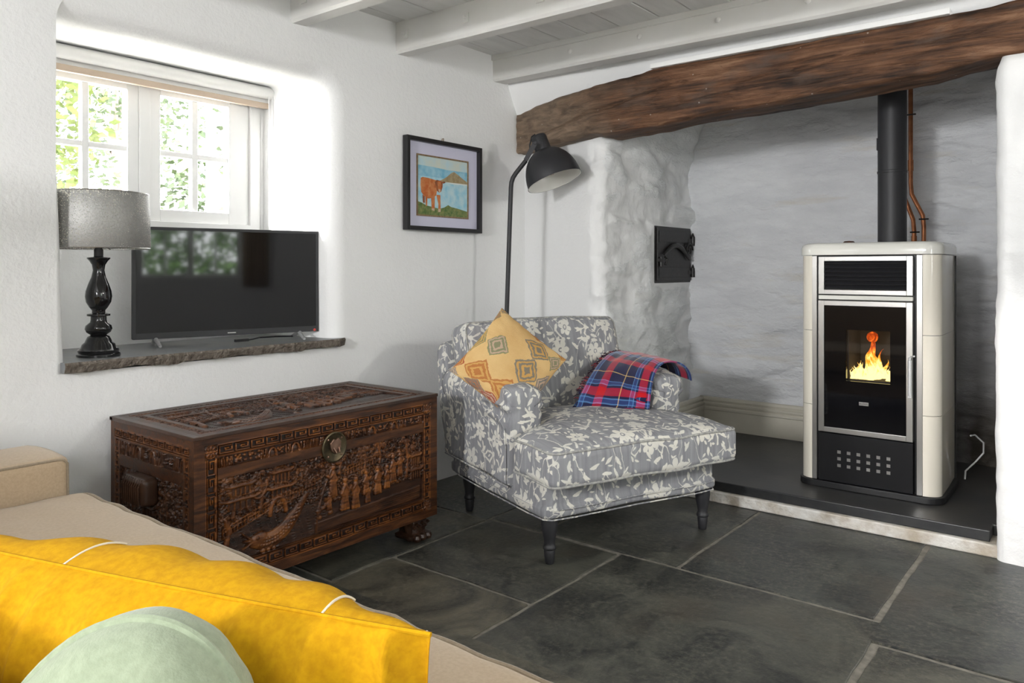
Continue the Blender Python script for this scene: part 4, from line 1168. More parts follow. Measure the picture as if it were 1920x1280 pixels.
# ================================================================== CARVED CHEST
CX0, CX1, CY0, CY1, CZ0, CZ1 = -2.862, -2.290, 1.272, 2.372, .098, .614
ch = thing('carved_chest', 'carved dark camphor wood chest with brass lock plate against the window wall', 'chest', ((CX0 + CX1) / 2, (CY0 + CY1) / 2, 0))
RES = .0021
class Relief:
    def __init__(s, w, h, base=0.0):
        s.w, s.h = w, h; s.nx, s.ny = int(w / RES) + 1, int(h / RES) + 1
        s.Z = np.full((s.ny, s.nx), base); s.T = np.full((s.ny, s.nx), .35)
        s.xs = np.linspace(0, w, s.nx); s.ys = np.linspace(0, h, s.ny)
    def win(s, x0, y0, x1, y1):
        i0 = max(0, int(x0 / s.w * (s.nx - 1))); i1 = min(s.nx, int(x1 / s.w * (s.nx - 1)) + 2)
        j0 = max(0, int(y0 / s.h * (s.ny - 1))); j1 = min(s.ny, int(y1 / s.h * (s.ny - 1)) + 2)
        if i1 <= i0 or j1 <= j0: return None
        X_, Y_ = np.meshgrid(s.xs[i0:i1], s.ys[j0:j1]); return (slice(j0, j1), slice(i0, i1)), X_, Y_
    def put(s, sl, m, z, t=None, mode='max'):
        a = s.Z[sl]; z = z + 0 * a
        if mode == 'max': k = m & (z > a)
        else: k = m
        a[k] = z[k]
        if t is not None: s.T[sl][k] = t
    def rect(s, x0, y0, x1, y1, z, t=None):
        r = s.win(x0, y0, x1, y1)
        if r: sl, X_, Y_ = r; s.put(sl, (X_ >= x0) & (X_ <= x1) & (Y_ >= y0) & (Y_ <= y1), z, t, 'set')
    def ell(s, cx, cy, rx, ry, z0, dome, ang=0, t=None):
        R = max(rx, ry); r = s.win(cx - R, cy - R, cx + R, cy + R)
        if not r: return
        sl, X_, Y_ = r; c, q = math.cos(ang), math.sin(ang)
        u = ((X_ - cx) * c + (Y_ - cy) * q) / rx; v = (-(X_ - cx) * q + (Y_ - cy) * c) / ry
        e = u * u + v * v; s.put(sl, e < 1, z0 + dome * np.sqrt(np.clip(1 - e, 0, 1)), t)
    def line(s, pts, w, z0, dome=0.0, t=None, w2=None):
        for i in range(len(pts) - 1):
            (ax, ay), (bx, by) = pts[i], pts[i + 1]; ww = w if w2 is None else max(w, w2)
            r = s.win(min(ax, bx) - ww, min(ay, by) - ww, max(ax, bx) + ww, max(ay, by) + ww)
            if not r: continue
            sl, X_, Y_ = r; L2 = (bx - ax) ** 2 + (by - ay) ** 2 + 1e-12
            k = np.clip(((X_ - ax) * (bx - ax) + (Y_ - ay) * (by - ay)) / L2, 0, 1)
            d = np.hypot(X_ - ax - k * (bx - ax), Y_ - ay - k * (by - ay))
            wl = w if w2 is None else w + (w2 - w) * k
            s.put(sl, d < wl, z0 + dome * np.sqrt(np.clip(1 - (d / wl) ** 2, 0, 1)), t)
    def mesh(s, O, U, V, N, mb, j0=0, j1=None):
        j1 = s.ny if j1 is None else j1
        O, U, V, N = map(Vector, (O, U, V, N)); b = len(mb.v)
        for j in range(j0, j1):
            for i in range(s.nx):
                mb.v.append(O + U * s.xs[i] + V * s.ys[j] + N * float(s.Z[j, i])); mb.tt.append(float(s.T[j, i]))
        nx = s.nx
        for j in range(j1 - j0 - 1):
            for i in range(nx - 1):
                a = b + j * nx + i; mb.f.append([a, a + 1, a + nx + 1, a + nx]); mb.m.append(0)

RG = random.Random(11)
def key_band(R, x0, y0, x1, y1, vertical=False):
    """fretwork band: raised lines on a sunk ground"""
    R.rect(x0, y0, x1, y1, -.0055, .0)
    L = (y1 - y0) if vertical else (x1 - x0); Wd = (x1 - x0) if vertical else (y1 - y0)
    n = max(1, round(L / (Wd * 1.45))); u = L / n
    def pt(a, b):
        return (x0 + b * Wd, y0 + a) if vertical else (x0 + a, y0 + b * Wd)
    lw = .0021
    R.line([pt(0, .06), pt(L, .06)], lw, -.0005, .001, .95); R.line([pt(0, .94), pt(L, .94)], lw, -.0005, .001, .95)
    for i in range(n):
        o = i * u; g = [(0.06, .06), (.06, .94)]
        q = [(.12, .20), (.12, .80), (.88, .80), (.88, .42), (.46, .42), (.46, .60), (.66, .60)]
        if False: q = [(1 - a, b) for a, b in q]
        q2 = [(.12, .20), (.96, .20)]
        q3 = [(.27, .20), (.27, .66), (.32, .66)]
        for poly in (q, q2): R.line([pt(o + a * u, b) for a, b in poly], lw, -.0005, .001, .95)
def rosette(R, x, y, r):
    R.rect(x - r, y - r, x + r, y + r, -.003, .3)
    for k in range(8):
        a = k * PI / 4; R.ell(x + .58 * r * math.cos(a), y + .58 * r * math.sin(a), .36 * r, .20 * r, -.003, .004, a, .95)
    R.ell(x, y, .24 * r, .24 * r, -.001, .003, 0, .95)
    R.line([(x + r * .97 * math.cos(k * PI / 12), y + r * .97 * math.sin(k * PI / 12)) for k in range(25)], .0012, -.001, .001, .9)
def tree(R, x, y, h, t=.85):
    R.line([(x, y), (x + .008, y + h * .5), (x - .004, y + h)], .008, -.006, .006, t, .004)
    for k in range(22):
        a = RG.uniform(0, 2 * PI); q = RG.uniform(0, 1) ** .5
        cx, cy = x + q * h * .38 * math.cos(a), y + h * .78 + q * h * .30 * math.sin(a); rr_ = RG.uniform(.007, .012)
        R.ell(cx, cy, rr_, rr_ * .8, -.007 + RG.uniform(0, .003), .0045, RG.uniform(0, 3), RG.uniform(.45, t))
        for m in range(3): R.ell(cx + RG.uniform(-.006, .006), cy + RG.uniform(-.006, .006), .0032, .0032, -.003, .003, 0, t)
def figure(R, x, y, h, t=1.0):
    k = h / .13
    R.line([(x, y + .01 * k), (x + .002, y + .055 * k), (x, y + .092 * k)], .019 * k, -.006, .0085, t, .009 * k)
    R.line([(x - .014 * k, y), (x - .006 * k, y + .05 * k)], .008 * k, -.006, .008, t * .85); R.line([(x + .014 * k, y), (x + .006 * k, y + .05 * k)], .008 * k, -.006, .009, t)
    sg = RG.choice((-1, 1))
    R.line([(x, y + .088 * k), (x + sg * .018 * k, y + .070 * k), (x + sg * .028 * k, y + .080 * k)], .006 * k, -.001, .0045, t)
    R.line([(x, y + .088 * k), (x - sg * .016 * k, y + .060 * k), (x - sg * .006 * k, y + .050 * k)], .006 * k, -.001, .004, t * .9)
    for q in range(4): R.line([(x + (q - 1.5) * .006 * k, y + .005 * k), (x + (q - 1.5) * .003 * k, y + .055 * k)], .0012, .001, .0012, t * .6)
    R.ell(x, y + .108 * k, .0095 * k, .0115 * k, -.003, .008, 0, t); R.ell(x, y + .120 * k, .007 * k, .006 * k, -.003, .008, 0, .35)
def pagoda(R, x, y, w, h, t=.8):
    for f in range(2):
        yy = y + f * h * .48; ww = w * (1 - .2 * f)
        R.rect(x - ww * .38, yy, x + ww * .38, yy + h * .30, -.006, .2)
        for q in range(5): R.line([(x - ww * .36 + q * ww * .18, yy), (x - ww * .36 + q * ww * .18, yy + h * .3)], .0028, -.006, .005, t)
        pts = [(x - ww * .58, yy + h * .36), (x - ww * .4, yy + h * .31), (x, yy + h * .33), (x + ww * .4, yy + h * .31), (x + ww * .58, yy + h * .36)]
        R.line(pts, .006, -.005, .007, t)
        for q in range(9):
            a = -1 + q / 4; R.line([(x + a * ww * .45, yy + h * .33), (x + a * ww * .18, yy + h * .47)], .0022, -.004, .004, t * .8)
def rail(R, x0, y0, x1, y1, t=.7):
    for o in (0, .018, .030): R.line([(x0, y0 + o), (x1, y1 + o)], .0022, -.006, .005, t)
    n = int(abs(x1 - x0) / .014) + 1
    for i in range(n + 1):
        a = i / n; R.line([(x0 + (x1 - x0) * a, y0 + (y1 - y0) * a), (x0 + (x1 - x0) * a, y0 + (y1 - y0) * a + .030)], .002, -.006, .005, t)
def waves(R, x0, y0, x1, y1, fan=(0, 0)):
    r = R.win(x0, y0, x1, y1); sl, X_, Y_ = r
    m = (X_ > x0) & (X_ < x1) & (Y_ > y0) & (Y_ < y1)
    z = -.0088 + .0014 * np.sin(Y_ * 1200 + 2.2 * np.sin(X_ * 90) + X_ * 160) * (0.5 + .5 * np.sin(X_ * 170 + Y_ * 60))
    a = R.Z[sl]; a[m] = z[m]; R.T[sl][m] = .10
def fish(R, x, y, s_, t=.8):
    pts = []
    for k in range(20):
        a = k / 19; pts.append((x + s_ * (a - .1) , y + s_ * (.05 + .55 * a * a - .12 * math.sin(a * 3.2))))
    for k in range(19): R.line([pts[k], pts[k + 1]], s_ * (.13 * math.sin(PI * min(1, .25 + .72 * k / 19)) ** .8 + .01), -.007, .007, t * .8)
    for k in range(1, 17):
        for q in (-1, 0, 1): R.ell(pts[k][0], pts[k][1] + q * s_ * .05, s_ * .028, s_ * .022, -.001, .0035, .6, t if k % 2 else t * .7)
    R.ell(x - s_ * .02, y + s_ * .06, s_ * .16, s_ * .12, -.006, .009, .3, t)
    R.ell(x - s_ * .06, y + s_ * .10, s_ * .035, s_ * .035, .001, .004, 0, t)
    for q in (-1, 0, 1): R.line([(x - s_ * .12, y + s_ * .06), (x - s_ * .32, y + s_ * (.1 + .12 * q))], s_ * .035, -.007, .007, t * .8, s_ * .008)
    for k in range(5): R.ell(x + s_ * (.05 + .05 * k), y - s_ * .14 + (k % 2) * .01, s_ * .045, s_ * .038, -.007, .007, 0, t)
def scatter(R, x0, y0, x1, y1, n, t0=.2, t1=.8):
    for k in range(n):
        x, y = RG.uniform(x0, x1), RG.uniform(y0, y1); a = RG.uniform(0, PI)
        if RG.random() < .5: R.ell(x, y, RG.uniform(.004, .010), RG.uniform(.003, .006), -.009, RG.uniform(.004, .008), a, RG.uniform(t0, t1))
        else:
            L = RG.uniform(.008, .022); R.line([(x, y), (x + L * math.cos(a), y + L * math.sin(a))], RG.uniform(.0015, .0035), -.009, RG.uniform(.003, .008), RG.uniform(t0, t1))
def scene(R, x0, y0, x1, y1, side=False, seed=1):
    RG.seed(seed)
    R.rect(x0, y0, x1, y1, -.009, .08)
    w, h = x1 - x0, y1 - y0
    scatter(R, x0 + .004, y0 + h * .35, x1 - .004, y1 - .004, int(w * h * 9500), .1, .6)
    waves(R, x0, y0, x0 + w * .48, y0 + h * .42)
    if not side:
        for a in (.06, .17): tree(R, x0 + w * a, y0 + h * .52, h * .42, .6)
        R.line([(x0 + w * .16 + .035 * math.cos(k * .3), y0 + h * .86 - .055 * abs(math.sin(k * .3))) for k in range(11)], .005, -.005, .006, .8)
        pagoda(R, x0 + w * .26, y0 + h * .60, .10, h * .40); pagoda(R, x0 + w * .09, y0 + h * .60, .12, h * .34, .6)
        rail(R, x0 + w * .02, y0 + h * .30, x0 + w * .22, y0 + h * .50, .85); rail(R, x0 + w * .24, y0 + h * .52, x0 + w * .44, y0 + h * .60, .6)
        R.line([(x0 + w * .245 + .032 * math.cos(PI * k / 14), y0 + h * .42 + .055 * math.sin(PI * k / 14)) for k in range(15)], .008, -.006, .008, .95)
        R.line([(x0 + w * .03, y0 + h * .18), (x0 + w * .045, y0 + h * .36), (x0 + w * .03, y0 + h * .5)], .012, -.006, .008, .95, .006)
        fish(R, x0 + w * .17, y0 + h * .12, .21)
        R.line([(x0 + w * (.42 + .10 * (k / 12) ** 2), y0 + h * (.02 + .9 * k / 12)) for k in range(13)], .003, -.006, .005, .5)
        # ground slope to the right
        for k in range(6): R.line([(x0 + w * .42, y0 + h * (.03 + .02 * k)), (x0 + w * .98, y0 + h * (.05 + .03 * k))], .006, -.008, .003, .22)
        for (a, b, s_) in ((.50, .44, .125), (.56, .22, .13), (.615, .20, .13), (.67, .34, .10), (.735, .30, .12), (.785, .34, .10), (.82, .40, .12), (.48, .28, .07), (.68, .22, .08), (.86, .46, .10)): figure(R, x0 + w * a, y0 + h * b, s_)
        tree(R, x0 + w * .53, y0 + h * .72, h * .24, .8); tree(R, x0 + w * .90, y0 + h * .42, h * .52, .9); tree(R, x0 + w * .74, y0 + h * .62, h * .36, .95); tree(R, x0 + w * .66, y0 + h * .66, h * .30, .6)
        pagoda(R, x0 + w * .955, y0 + h * .34, .07, h * .42, .65); rail(R, x0 + w * .56, y0 + h * .66, x0 + w * .72, y0 + h * .72, .7)
        for k in range(7): R.ell(x0 + w * RG.uniform(.42, .5), y0 + h * RG.uniform(.2, .5), .011, .009, -.007, .006, 0, .6)
    else:
        tree(R, x0 + w * .2, y0 + h * .5, h * .45, .5); tree(R, x0 + w * .75, y0 + h * .1, h * .75, .45); pagoda(R, x0 + w * .45, y0 + h * .5, .09, h * .4, .4)
        figure(R, x0 + w * .3, y0 + h * .12, .1, .5); figure(R, x0 + w * .62, y0 + h * .15, .1, .5)
LEN = CY1 - CY0; HGT = CZ1 - CZ0; DEP = CX1 - CX0
def strip(R, x0, y0, x1, y1, t=.7, seed=3):
    RG.seed(seed); R.rect(x0, y0, x1, y1, -.008, .08); h = y1 - y0; x = x0 + .006
    while x < x1 - .01:
        k = RG.random()
        if k < .5:
            for q in range(RG.randint(2, 5)):
                R.line([(x, y0 + .001), (x + RG.uniform(-.004, .006), y1 - .003)], .0022, -.007, .006, RG.uniform(.4, t)); x += .006
        elif k < .8:
            for q in range(8): R.ell(x + RG.uniform(0, .03), y0 + RG.uniform(.2, .9) * h, .0055, .0048, -.007, .006, 0, RG.uniform(.4, t))
            x += .034
        else:
            R.line([(x + .016 + .016 * math.cos(PI - PI * q / 8), y0 + h * .9 * math.sin(PI * q / 8)) for q in range(9)], .004, -.006, .006, t); R.ell(x + .016, y0 + .2 * h, .012, h * .45, -.008, .004, 0, .3); x += .036
FR = Relief(LEN, HGT)
kx0, kx1 = .038, LEN - .038
zt = HGT
key_band(FR, kx0 + .045, zt - .075, kx1 - .045, zt - .035)
strip(FR, kx0 + .045, zt - .112, kx1 - .045, zt - .080, .8)
scene(FR, kx0 + .045, .082, kx1 - .045, zt - .150, False, 5)
key_band(FR, kx0 + .045, .034, kx1 - .045, .076)
key_band(FR, kx0, .034, kx0 + .042, zt - .080, True); key_band(FR, kx1 - .042, .080, kx1, zt - .080, True)
for (x, y) in ((kx0 + .021, zt - .056), (kx1 - .021, zt - .056), (kx1 - .021, .055)): rosette(FR, x, y, .022)
SD = Relief(DEP, HGT)
sx0, sx1 = .03, DEP - .03
key_band(SD, sx0, zt - .070, sx1, zt - .035); strip(SD, sx0 + .04, zt - .125, sx1 - .04, zt - .076, .45, 8)
scene(SD, sx0 + .04, .05, sx1 - .04, zt - .165, True, 9)
key_band(SD, sx0, .04, sx0 + .035, zt - .075, True); key_band(SD, sx1 - .035, .04, sx1, zt - .075, True)
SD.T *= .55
TP = Relief(LEN, DEP)
key_band(TP, .045, .035, LEN - .045, .065); key_band(TP, .045, DEP - .065, LEN - .045, DEP - .035)
key_band(TP, .045, .07, .08, DEP - .07, True); key_band(TP, LEN - .08, .07, LEN - .045, DEP - .07, True)
scene(TP, .10, .085, LEN - .10, DEP - .085, False, 21)
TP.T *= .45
SPL = HGT - .132   # lid line
js = int(SPL / HGT * (FR.ny - 1))
def chest_piece(name, j0, j1, top):
    mb = MB(); mb.tt = []
    ox, oy = ch.location.x, ch.location.y
    FR.mesh((CX1 - ox, CY0 - oy, CZ0), (0, 1, 0), (0, 0, 1), (1, 0, 0), mb, j0, j1)
    SD.mesh((CX0 - ox, CY0 - oy, CZ0), (1, 0, 0), (0, 0, 1), (0, -1, 0), mb, min(j0, SD.ny - 1), min(j1, SD.ny))
    if top: TP.mesh((CX1 - ox, CY0 - oy, CZ1), (0, 1, 0), (-1, 0, 0), (0, 0, 1), mb)
    za, zb = CZ0 + FR.ys[j0], CZ0 + FR.ys[j1 - 1]
    a = [(CX1 - ox, CY1 - oy), (CX0 - ox, CY1 - oy), (CX0 - ox, CY0 - oy)]
    b = len(mb.v)
    for (x, y) in a: mb.v += [Vector((x, y, za)), Vector((x, y, zb))]; mb.tt += [.3, .3]
    mb.f += [[b, b + 2, b + 3, b + 1], [b + 2, b + 4, b + 5, b + 3]]; mb.m += [0, 0]
    c = [(CX1 - ox, CY0 - oy), (CX1 - ox, CY1 - oy), (CX0 - ox, CY1 - oy), (CX0 - ox, CY0 - oy)]; b = len(mb.v)
    for (x, y) in c: mb.v.append(Vector((x, y, za + .0))); mb.tt.append(.1)
    mb.f.append([b, b + 3, b + 2, b + 1]); mb.m.append(0)
    if not top:
        b = len(mb.v)
        for (x, y) in c: mb.v.append(Vector((x * .995, y * .995, zb - .001))); mb.tt.append(.1)
        mb.f.append([b, b + 1, b + 2, b + 3]); mb.m.append(0)
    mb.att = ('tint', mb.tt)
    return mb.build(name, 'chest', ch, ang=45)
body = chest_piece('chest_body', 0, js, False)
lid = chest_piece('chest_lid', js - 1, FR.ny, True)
ox, oy = ch.location.x, ch.location.y
bm = MB(); bm.box((CX0 - ox - .004, CY0 - oy - .004, CZ1 - .012), (CX0 - ox + .02, CY1 - oy + .004, CZ1 + .001)); bm.box((CX1 - ox - .004, CY0 - oy - .004, CZ1 - .012), (CX1 - ox + .003, CY1 - oy + .004, CZ1 + .0008)); bm.box((CX0 - ox, CY0 - oy - .004, CZ1 - .012), (CX1 - ox, CY0 - oy + .02, CZ1 + .0012)); bm.box((CX0 - ox, CY1 - oy - .02, CZ1 - .012), (CX1 - ox, CY1 - oy + .004, CZ1 + .0012))
bm.build('lid_moulding', 'chestdark', lid, smooth=False, bevel=.002)
# side handle block
bm = MB()
hx = .0
def hb(q):
    return q + Vector((0, 0, 0))
bm.soft((.075, .030, .048), .018, 10)
hd = bm.build('carved_handle', 'chestdark', ch, weld=True, loc=(-.02, CY0 - oy - .022, CZ0 + .305), ang=0)
bm = MB()
for k in range(9): bm.tube([(-.055 + k * .014, -.033, -.04), (-.055 + k * .014, -.036, .02), (-.055 + k * .014, -.022, .045)], .0035, 6)
bm.build('handle_ribs', 'chestdark', hd)
# lock
lk = bpy.data.meshes
bm = MB(); X = Matrix.Translation((CX1 - ox + .002, 0.0, CZ1 - .128)) @ Matrix.Rotation(PI / 2, 4, 'Y')
bm.lathe([(.057, 0), (.057, .0035), (.052, .0055), (.050, .004), (0, .005)], 48, X=X)
lp = bm.build('lock_plate', 'brass', ch)
bm = MB(); pts = [(-.022, -.006), (-.026, .018), (-.010, .034), (0, .028), (.012, .034), (.026, .020), (.024, -.004), (.010, -.020), (.0, -.024), (-.012, -.018)]
bm.poly([(-b, a) for a, b in pts], .004, .012, X=X); bm.build('hasp', 'brassworn', lp, bevel=.003)
for k in range(4):
    bm = MB(); a = PI / 4 + k * PI / 2; bm.lathe([(.004, 0), (.0035, .003), (0, .0045)], 10, X=X @ Matrix.Translation((.044 * math.cos(a), .044 * math.sin(a), .004))); bm.build('stud', 'brassworn', lp)
bm = MB(); bm.tube([X @ Vector((.0, -.012, .012)), X @ Vector((.018, -.004, .020)), X @ Vector((.018, .010, .020)), X @ Vector((.0, .014, .012))], .003, 8)
bm.build('lock_ring', 'brassworn', lp)
# feet
def paw(x, y):
    bm = MB()
    def f(q):
        n_ = .010 * nz(q.x * 40, q.y * 40, q.z * 40); r_ = 1 + (.35 if q.z < -.02 else 0)
        return Vector((q.x * r_ + n_, q.y * r_ + n_, q.z))
    bm.soft((.045, .045, .047), .022, 16, f)
    for sx in (-1, 0, 1): bm.lathe([(0, -.015), (.013, -.012), (.018, 0), (.013, .012), (0, .016)], 12, X=Matrix.Translation((.058, sx * .032, -.030)), cap=False)
    for k in range(6): bm.lathe([(0, -.008), (.010, 0), (0, .009)], 8, X=Matrix.Translation((.050, -.04 + k * .016, .012 + .012 * (k % 2))), cap=False)
    bm.build('foot', 'chestdark', ch, weld=True, loc=(x, y, .0495), ang=35)
for sx in (-1, 1):
    for sy in (-1, 1): paw(sx * (DEP / 2 - .07) + (.0), sy * (LEN / 2 - .075))

# ================================================================== ARMCHAIR
AC = Vector((-1.94, 2.945, 0)); ARZ = math.radians(-112)
ac = thing('armchair', 'grey and cream floral armchair with turned black legs beside the chest', 'armchair', AC, ARZ)
def loft(bm, secs, mi=0, cap=True):
    b = len(bm.v); n = len(secs[0])
    for s_ in secs: bm.v += [Vector(p) for p in s_]
    for j in range(len(secs) - 1):
        for i in range(n): bm.f.append([b + j * n + i, b + j * n + (i + 1) % n, b + (j + 1) * n + (i + 1) % n, b + (j + 1) * n + i]); bm.m.append(mi)
    if cap: bm.f.append([b + i for i in range(n)][::-1]); bm.f.append([b + (len(secs) - 1) * n + i for i in range(n)]); bm.m += [mi, mi]
def spline(pts, per=6):
    """closed catmull-rom"""
    out = []; n = len(pts)
    for i in range(n):
        p0, p1, p2, p3 = [Vector((*pts[(i + k - 1) % n], 0)) for k in range(4)]
        for k in range(per):
            t = k / per
            q = .5 * ((2 * p1) + (-p0 + p2) * t + (2 * p0 - 5 * p1 + 4 * p2 - p3) * t * t + (-p0 + 3 * p1 - 3 * p2 + p3) * t ** 3)
            out.append((q.x, q.y))
    return out
def arm(sg):
    base_ = spline([(.295, .30), (.295, .45), (.292, .575), (.305, .645), (.36, .682), (.43, .680), (.482, .635), (.490, .575), (.474, .51), (.468, .42), (.470, .33), (.468, .272), (.40, .268), (.33, .268)], 5)
    cx, cz = .385, .58
    secs = []; ys = [-.44, -.36, -.27, -.17, -.08, .0, .05, .09, .115, .135, .152, .164, .172]; sc = [1] * 7 + [.992, .975, .94, .87, .72, .4]
    for y, k in zip(ys, sc):
        s_ = []
        for (x, z) in base_:
            fr = 1 / (1 + math.exp(-(y + .02) * 30))
            drop = 0.01 * (y + .1) 
            w = (.007 * math.sin(z * 95 + y * 18 + 2 * nz(x * 9, y * 9, z * 9)) * fr if z > .40 else 0) + .010 * nz(x * 7, y * 7, z * 7, 1, sg)
            kk = k if z > .5 else (k * .5 + .5)
            px, pz = cx + (x - cx) * kk, cz + (z - cz) * (kk if z > .5 else 1)
            d = Vector((px - cx, 0, pz - cz)); d = d.normalized() * w if d.length > 1e-6 else d
            zz = pz + d.z - (.015 * fr if z > .6 else 0) - (0.03 * max(0, (y)) / .25 if z < .30 else 0) * 1.0
            s_.append((sg * (px + d.x), y + (.10 * (pz - .50) if y > .02 else 0) , zz))
        secs.append(s_)
    # refine along y for wrinkles
    fine = []
    for a, b in zip(secs, secs[1:]):
        for k in range(3):
            t = k / 3; fine.append([tuple(Vector(p).lerp(Vector(q), t)) for p, q in zip(a, b)])
    fine.append(secs[-1])
    bm = MB(); loft(bm, fine); o = bm.build('arm', 'floral', ac, box_uv=.8, ang=0)
    bm = MB()
    bm.tube([(sg * .482, -.43, .600), (sg * .488, -.2, .592), (sg * .490, -.06, .578), (sg * .488, .04, .560), (sg * .480, .10, .535), (sg * .470, .135, .49), (sg * .468, .145, .40), (sg * .466, .14, .262)], .0036, 8); bm.build('piping', 'floral', o, box_uv=.8)
    bm = MB(); bm.tube([(sg * .471, -.44, .270), (sg * .474, -.1, .268), (sg * .473, .08, .256), (sg * .462, .15, .250)], .004, 8); bm.build('piping', 'floral', o, box_uv=.8)
arm(1); arm(-1)
# base with skirt
def basef(q):
    w = .007 * nz(q.x * 6, q.y * 6, q.z * 5, 1, 3)
    fl = 1 + (.018 if q.z < -.04 else 0) 
    return Vector((q.x * fl + w, q.y * fl + w, q.z + (.008 * nz(q.x * 4, q.y * 4, 0) if q.z < 0 else 0)))
bm = MB(); bm.soft((.435, .425, .085), .02, 20, basef); bs = bm.build('skirted_base', 'floral', ac, weld=True, box_uv=.8, loc=(0, -.015, .265), ang=0)
bm = MB()
def hem(z, k):
    pts = []
    for (x, y) in [(.42, -.40), (.438, -.3), (.44, 0), (.438, .3), (.432, .40), (.41, .428), (.3, .432), (0, .434), (-.3, .432), (-.41, .428), (-.432, .40), (-.438, .3), (-.44, 0), (-.438, -.3), (-.42, -.40)]:
        pts.append((x * k, y * k, z + .007 * nz(x * 4, y * 4, 0)))
    return pts
bm.tube(hem(-.048, 1.018), .003, 8); bm.tube(hem(-.083, 1.020), .003, 8); bm.build('piping', 'floral', bs, box_uv=.8)
# T seat cushion
CH = .072
def Tshape(x):  # front extends wide, rear narrow
    return x
def seatdef(q):
    # q in box half (.455,.355,CH) centred
    wide = 1 / (1 + math.exp(-(q.y - (.02)) * 60))
    x = q.x * (.61 + .39 * wide)
    cr = (1 - (q.x / .46) ** 2) * (1 - (q.y / .36) ** 2)
    cr = max(0, cr) ** .6
    z = q.z + (.055 * cr if q.z > 0 else -.0 * cr) + .008 * nz(x * 5, q.y * 5, 1, 1, 2) - .010 * (q.y / .355 > .6) * 0
    sag = .004 * nz(x * 14, q.y * 14, q.z * 10)
    y = q.y + (.018 * (1 - (q.x / .455) ** 2) if q.y > .2 else 0)
    return Vector((x + sag, y + sag, z))
bm = MB(); bm.soft((.478, .365, CH), .034, 26, seatdef)
sc_ = bm.build('seat_cushion', 'floral', ac, weld=True, box_uv=.8, loc=(0.008, .160, .400), ang=0)
def loop_pts(hx, hy, r, z, fn, n=10, per=14):
    pts = []
    for (cx, cy, a0) in ((hx - r, hy - r, 0), (-hx + r, hy - r, PI / 2), (-hx + r, -hy + r, PI), (hx - r, -hy + r, 3 * PI / 2)):
        for i in range(n + 1): a = a0 + PI / 2 * i / n; pts.append(Vector((cx + r * math.cos(a), cy + r * math.sin(a), z)))
    out = []
    for i in range(len(pts)):
        a, b = pts[i], pts[(i + 1) % len(pts)]; k = max(1, int((b - a).length / .03))
        for j in range(k): out.append(fn(a.lerp(b, j / k)))
    return out
bm = MB(); bm.tube(loop_pts(.472, .359, .034, CH - .009, seatdef), .005, 8, closed=True); bm.tube(loop_pts(.472, .359, .034, -CH + .009, seatdef), .005, 8, closed=True); bm.build('piping', 'floralpipe', sc_)
# back frame and cushion
RK = Matrix.Rotation(math.radians(13), 4, 'X')
def backf(q):
    t = (q.z + .30) / .60
    x = q.x * (1 + .03 * math.sin(t * 3)); w = .008 * nz(q.x * 6, q.y * 6, q.z * 6, 1, 7)
    return Vector((x + w, q.y + w, q.z - .02 * (abs(q.x) / .47) ** 3 * (q.z > 0)))
bm = MB(); bm.soft((.470, .060, .285), .045, 20, backf, X=RK); bk = bm.build('backrest', 'floral', ac, weld=True, box_uv=.8, loc=(0, -.455, .530), ang=0)
def bcf(q):
    cr = max(0, (1 - (q.x / .45) ** 2) * (1 - (q.z / .24) ** 2)) ** .6
    w = .006 * nz(q.x * 6, q.y * 6, q.z * 6, 1, 17)
    return Vector((q.x + w, q.y + (.035 if q.y > 0 else -.0) * cr, q.z + .012 * (1 - (q.x / .45) ** 2) * (q.z > 0) + w))
bm = MB(); bm.soft((.438, .085, .235), .042, 24, bcf, X=RK); bc = bm.build('back_cushion', 'floral', ac, weld=True, box_uv=.8, loc=(0, -.335, .655), ang=0)
bm = MB()
def bl_(y):
    def fn(q): return RK @ bcf(Vector((q.x, y, q.y)))
    return loop_pts(.430, .227, .040, 0, fn)
bm.tube(bl_(.072), .004, 8, closed=True); bm.tube(bl_(-.072), .004, 8, closed=True); bm.build('piping', 'floralpipe', bc)
for (x, y) in ((.40, .375), (-.40, .375), (.38, -.365), (-.38, -.365)):
    bm = MB(); bm.lathe([(.016, 0), (.018, .004), (.0225, .05), (.021, .054), (.026, .058), (.0265, .066), (.024, .070), (.0225, .074), (.021, .082), (.024, .10), (.030, .13), (.033, .155), (.031, .18), (.029, .20)], 28)
    bm.build('leg', 'blackmat', ac, loc=(x, y, 0), ang=50)

# ------------------------------------------------------------------ kilim cushion
def pillow(bm, w, h, t, n=44, pinch=.07, wr=.004, seed=0, expo=.55, uvs=True, rnd=0.0):
    """puffy cushion in local x,y with thickness along z"""
    for sg in (1, -1):
        def fn(a, b):
            u, v = a * 2 - 1, b * 2 - 1
            u2 = math.sin(u * PI / 2); v2 = math.sin(v * PI / 2)
            x = u2 * w / 2 * (1 - pinch * (1 - v2 * v2) * abs(u2)); y = v2 * h / 2 * (1 - pinch * (1 - u2 * u2) * abs(v2))
            x *= math.sqrt(1 - rnd * v2 * v2); y *= math.sqrt(1 - rnd * u2 * u2)
            e = max(0, (1 - u2 * u2) * (1 - v2 * v2)) ** expo
            z = sg * (t / 2 * e) 
            edge = (1 - e)
            z += e ** .3 * (wr * nz(x * 14, y * 14, sg, 1, seed) + wr * .8 * edge * math.sin(math.atan2(y, x) * 26 + 3 * nz(x * 8, y * 8, 0, 1, seed)) )
            return (x, y, z)
        bm.grid(fn, n, n, uvf=(lambda a, b, s=sg: (a * w, b * h + (0 if s > 0 else 1.3))) if uvs else None)
    return bm
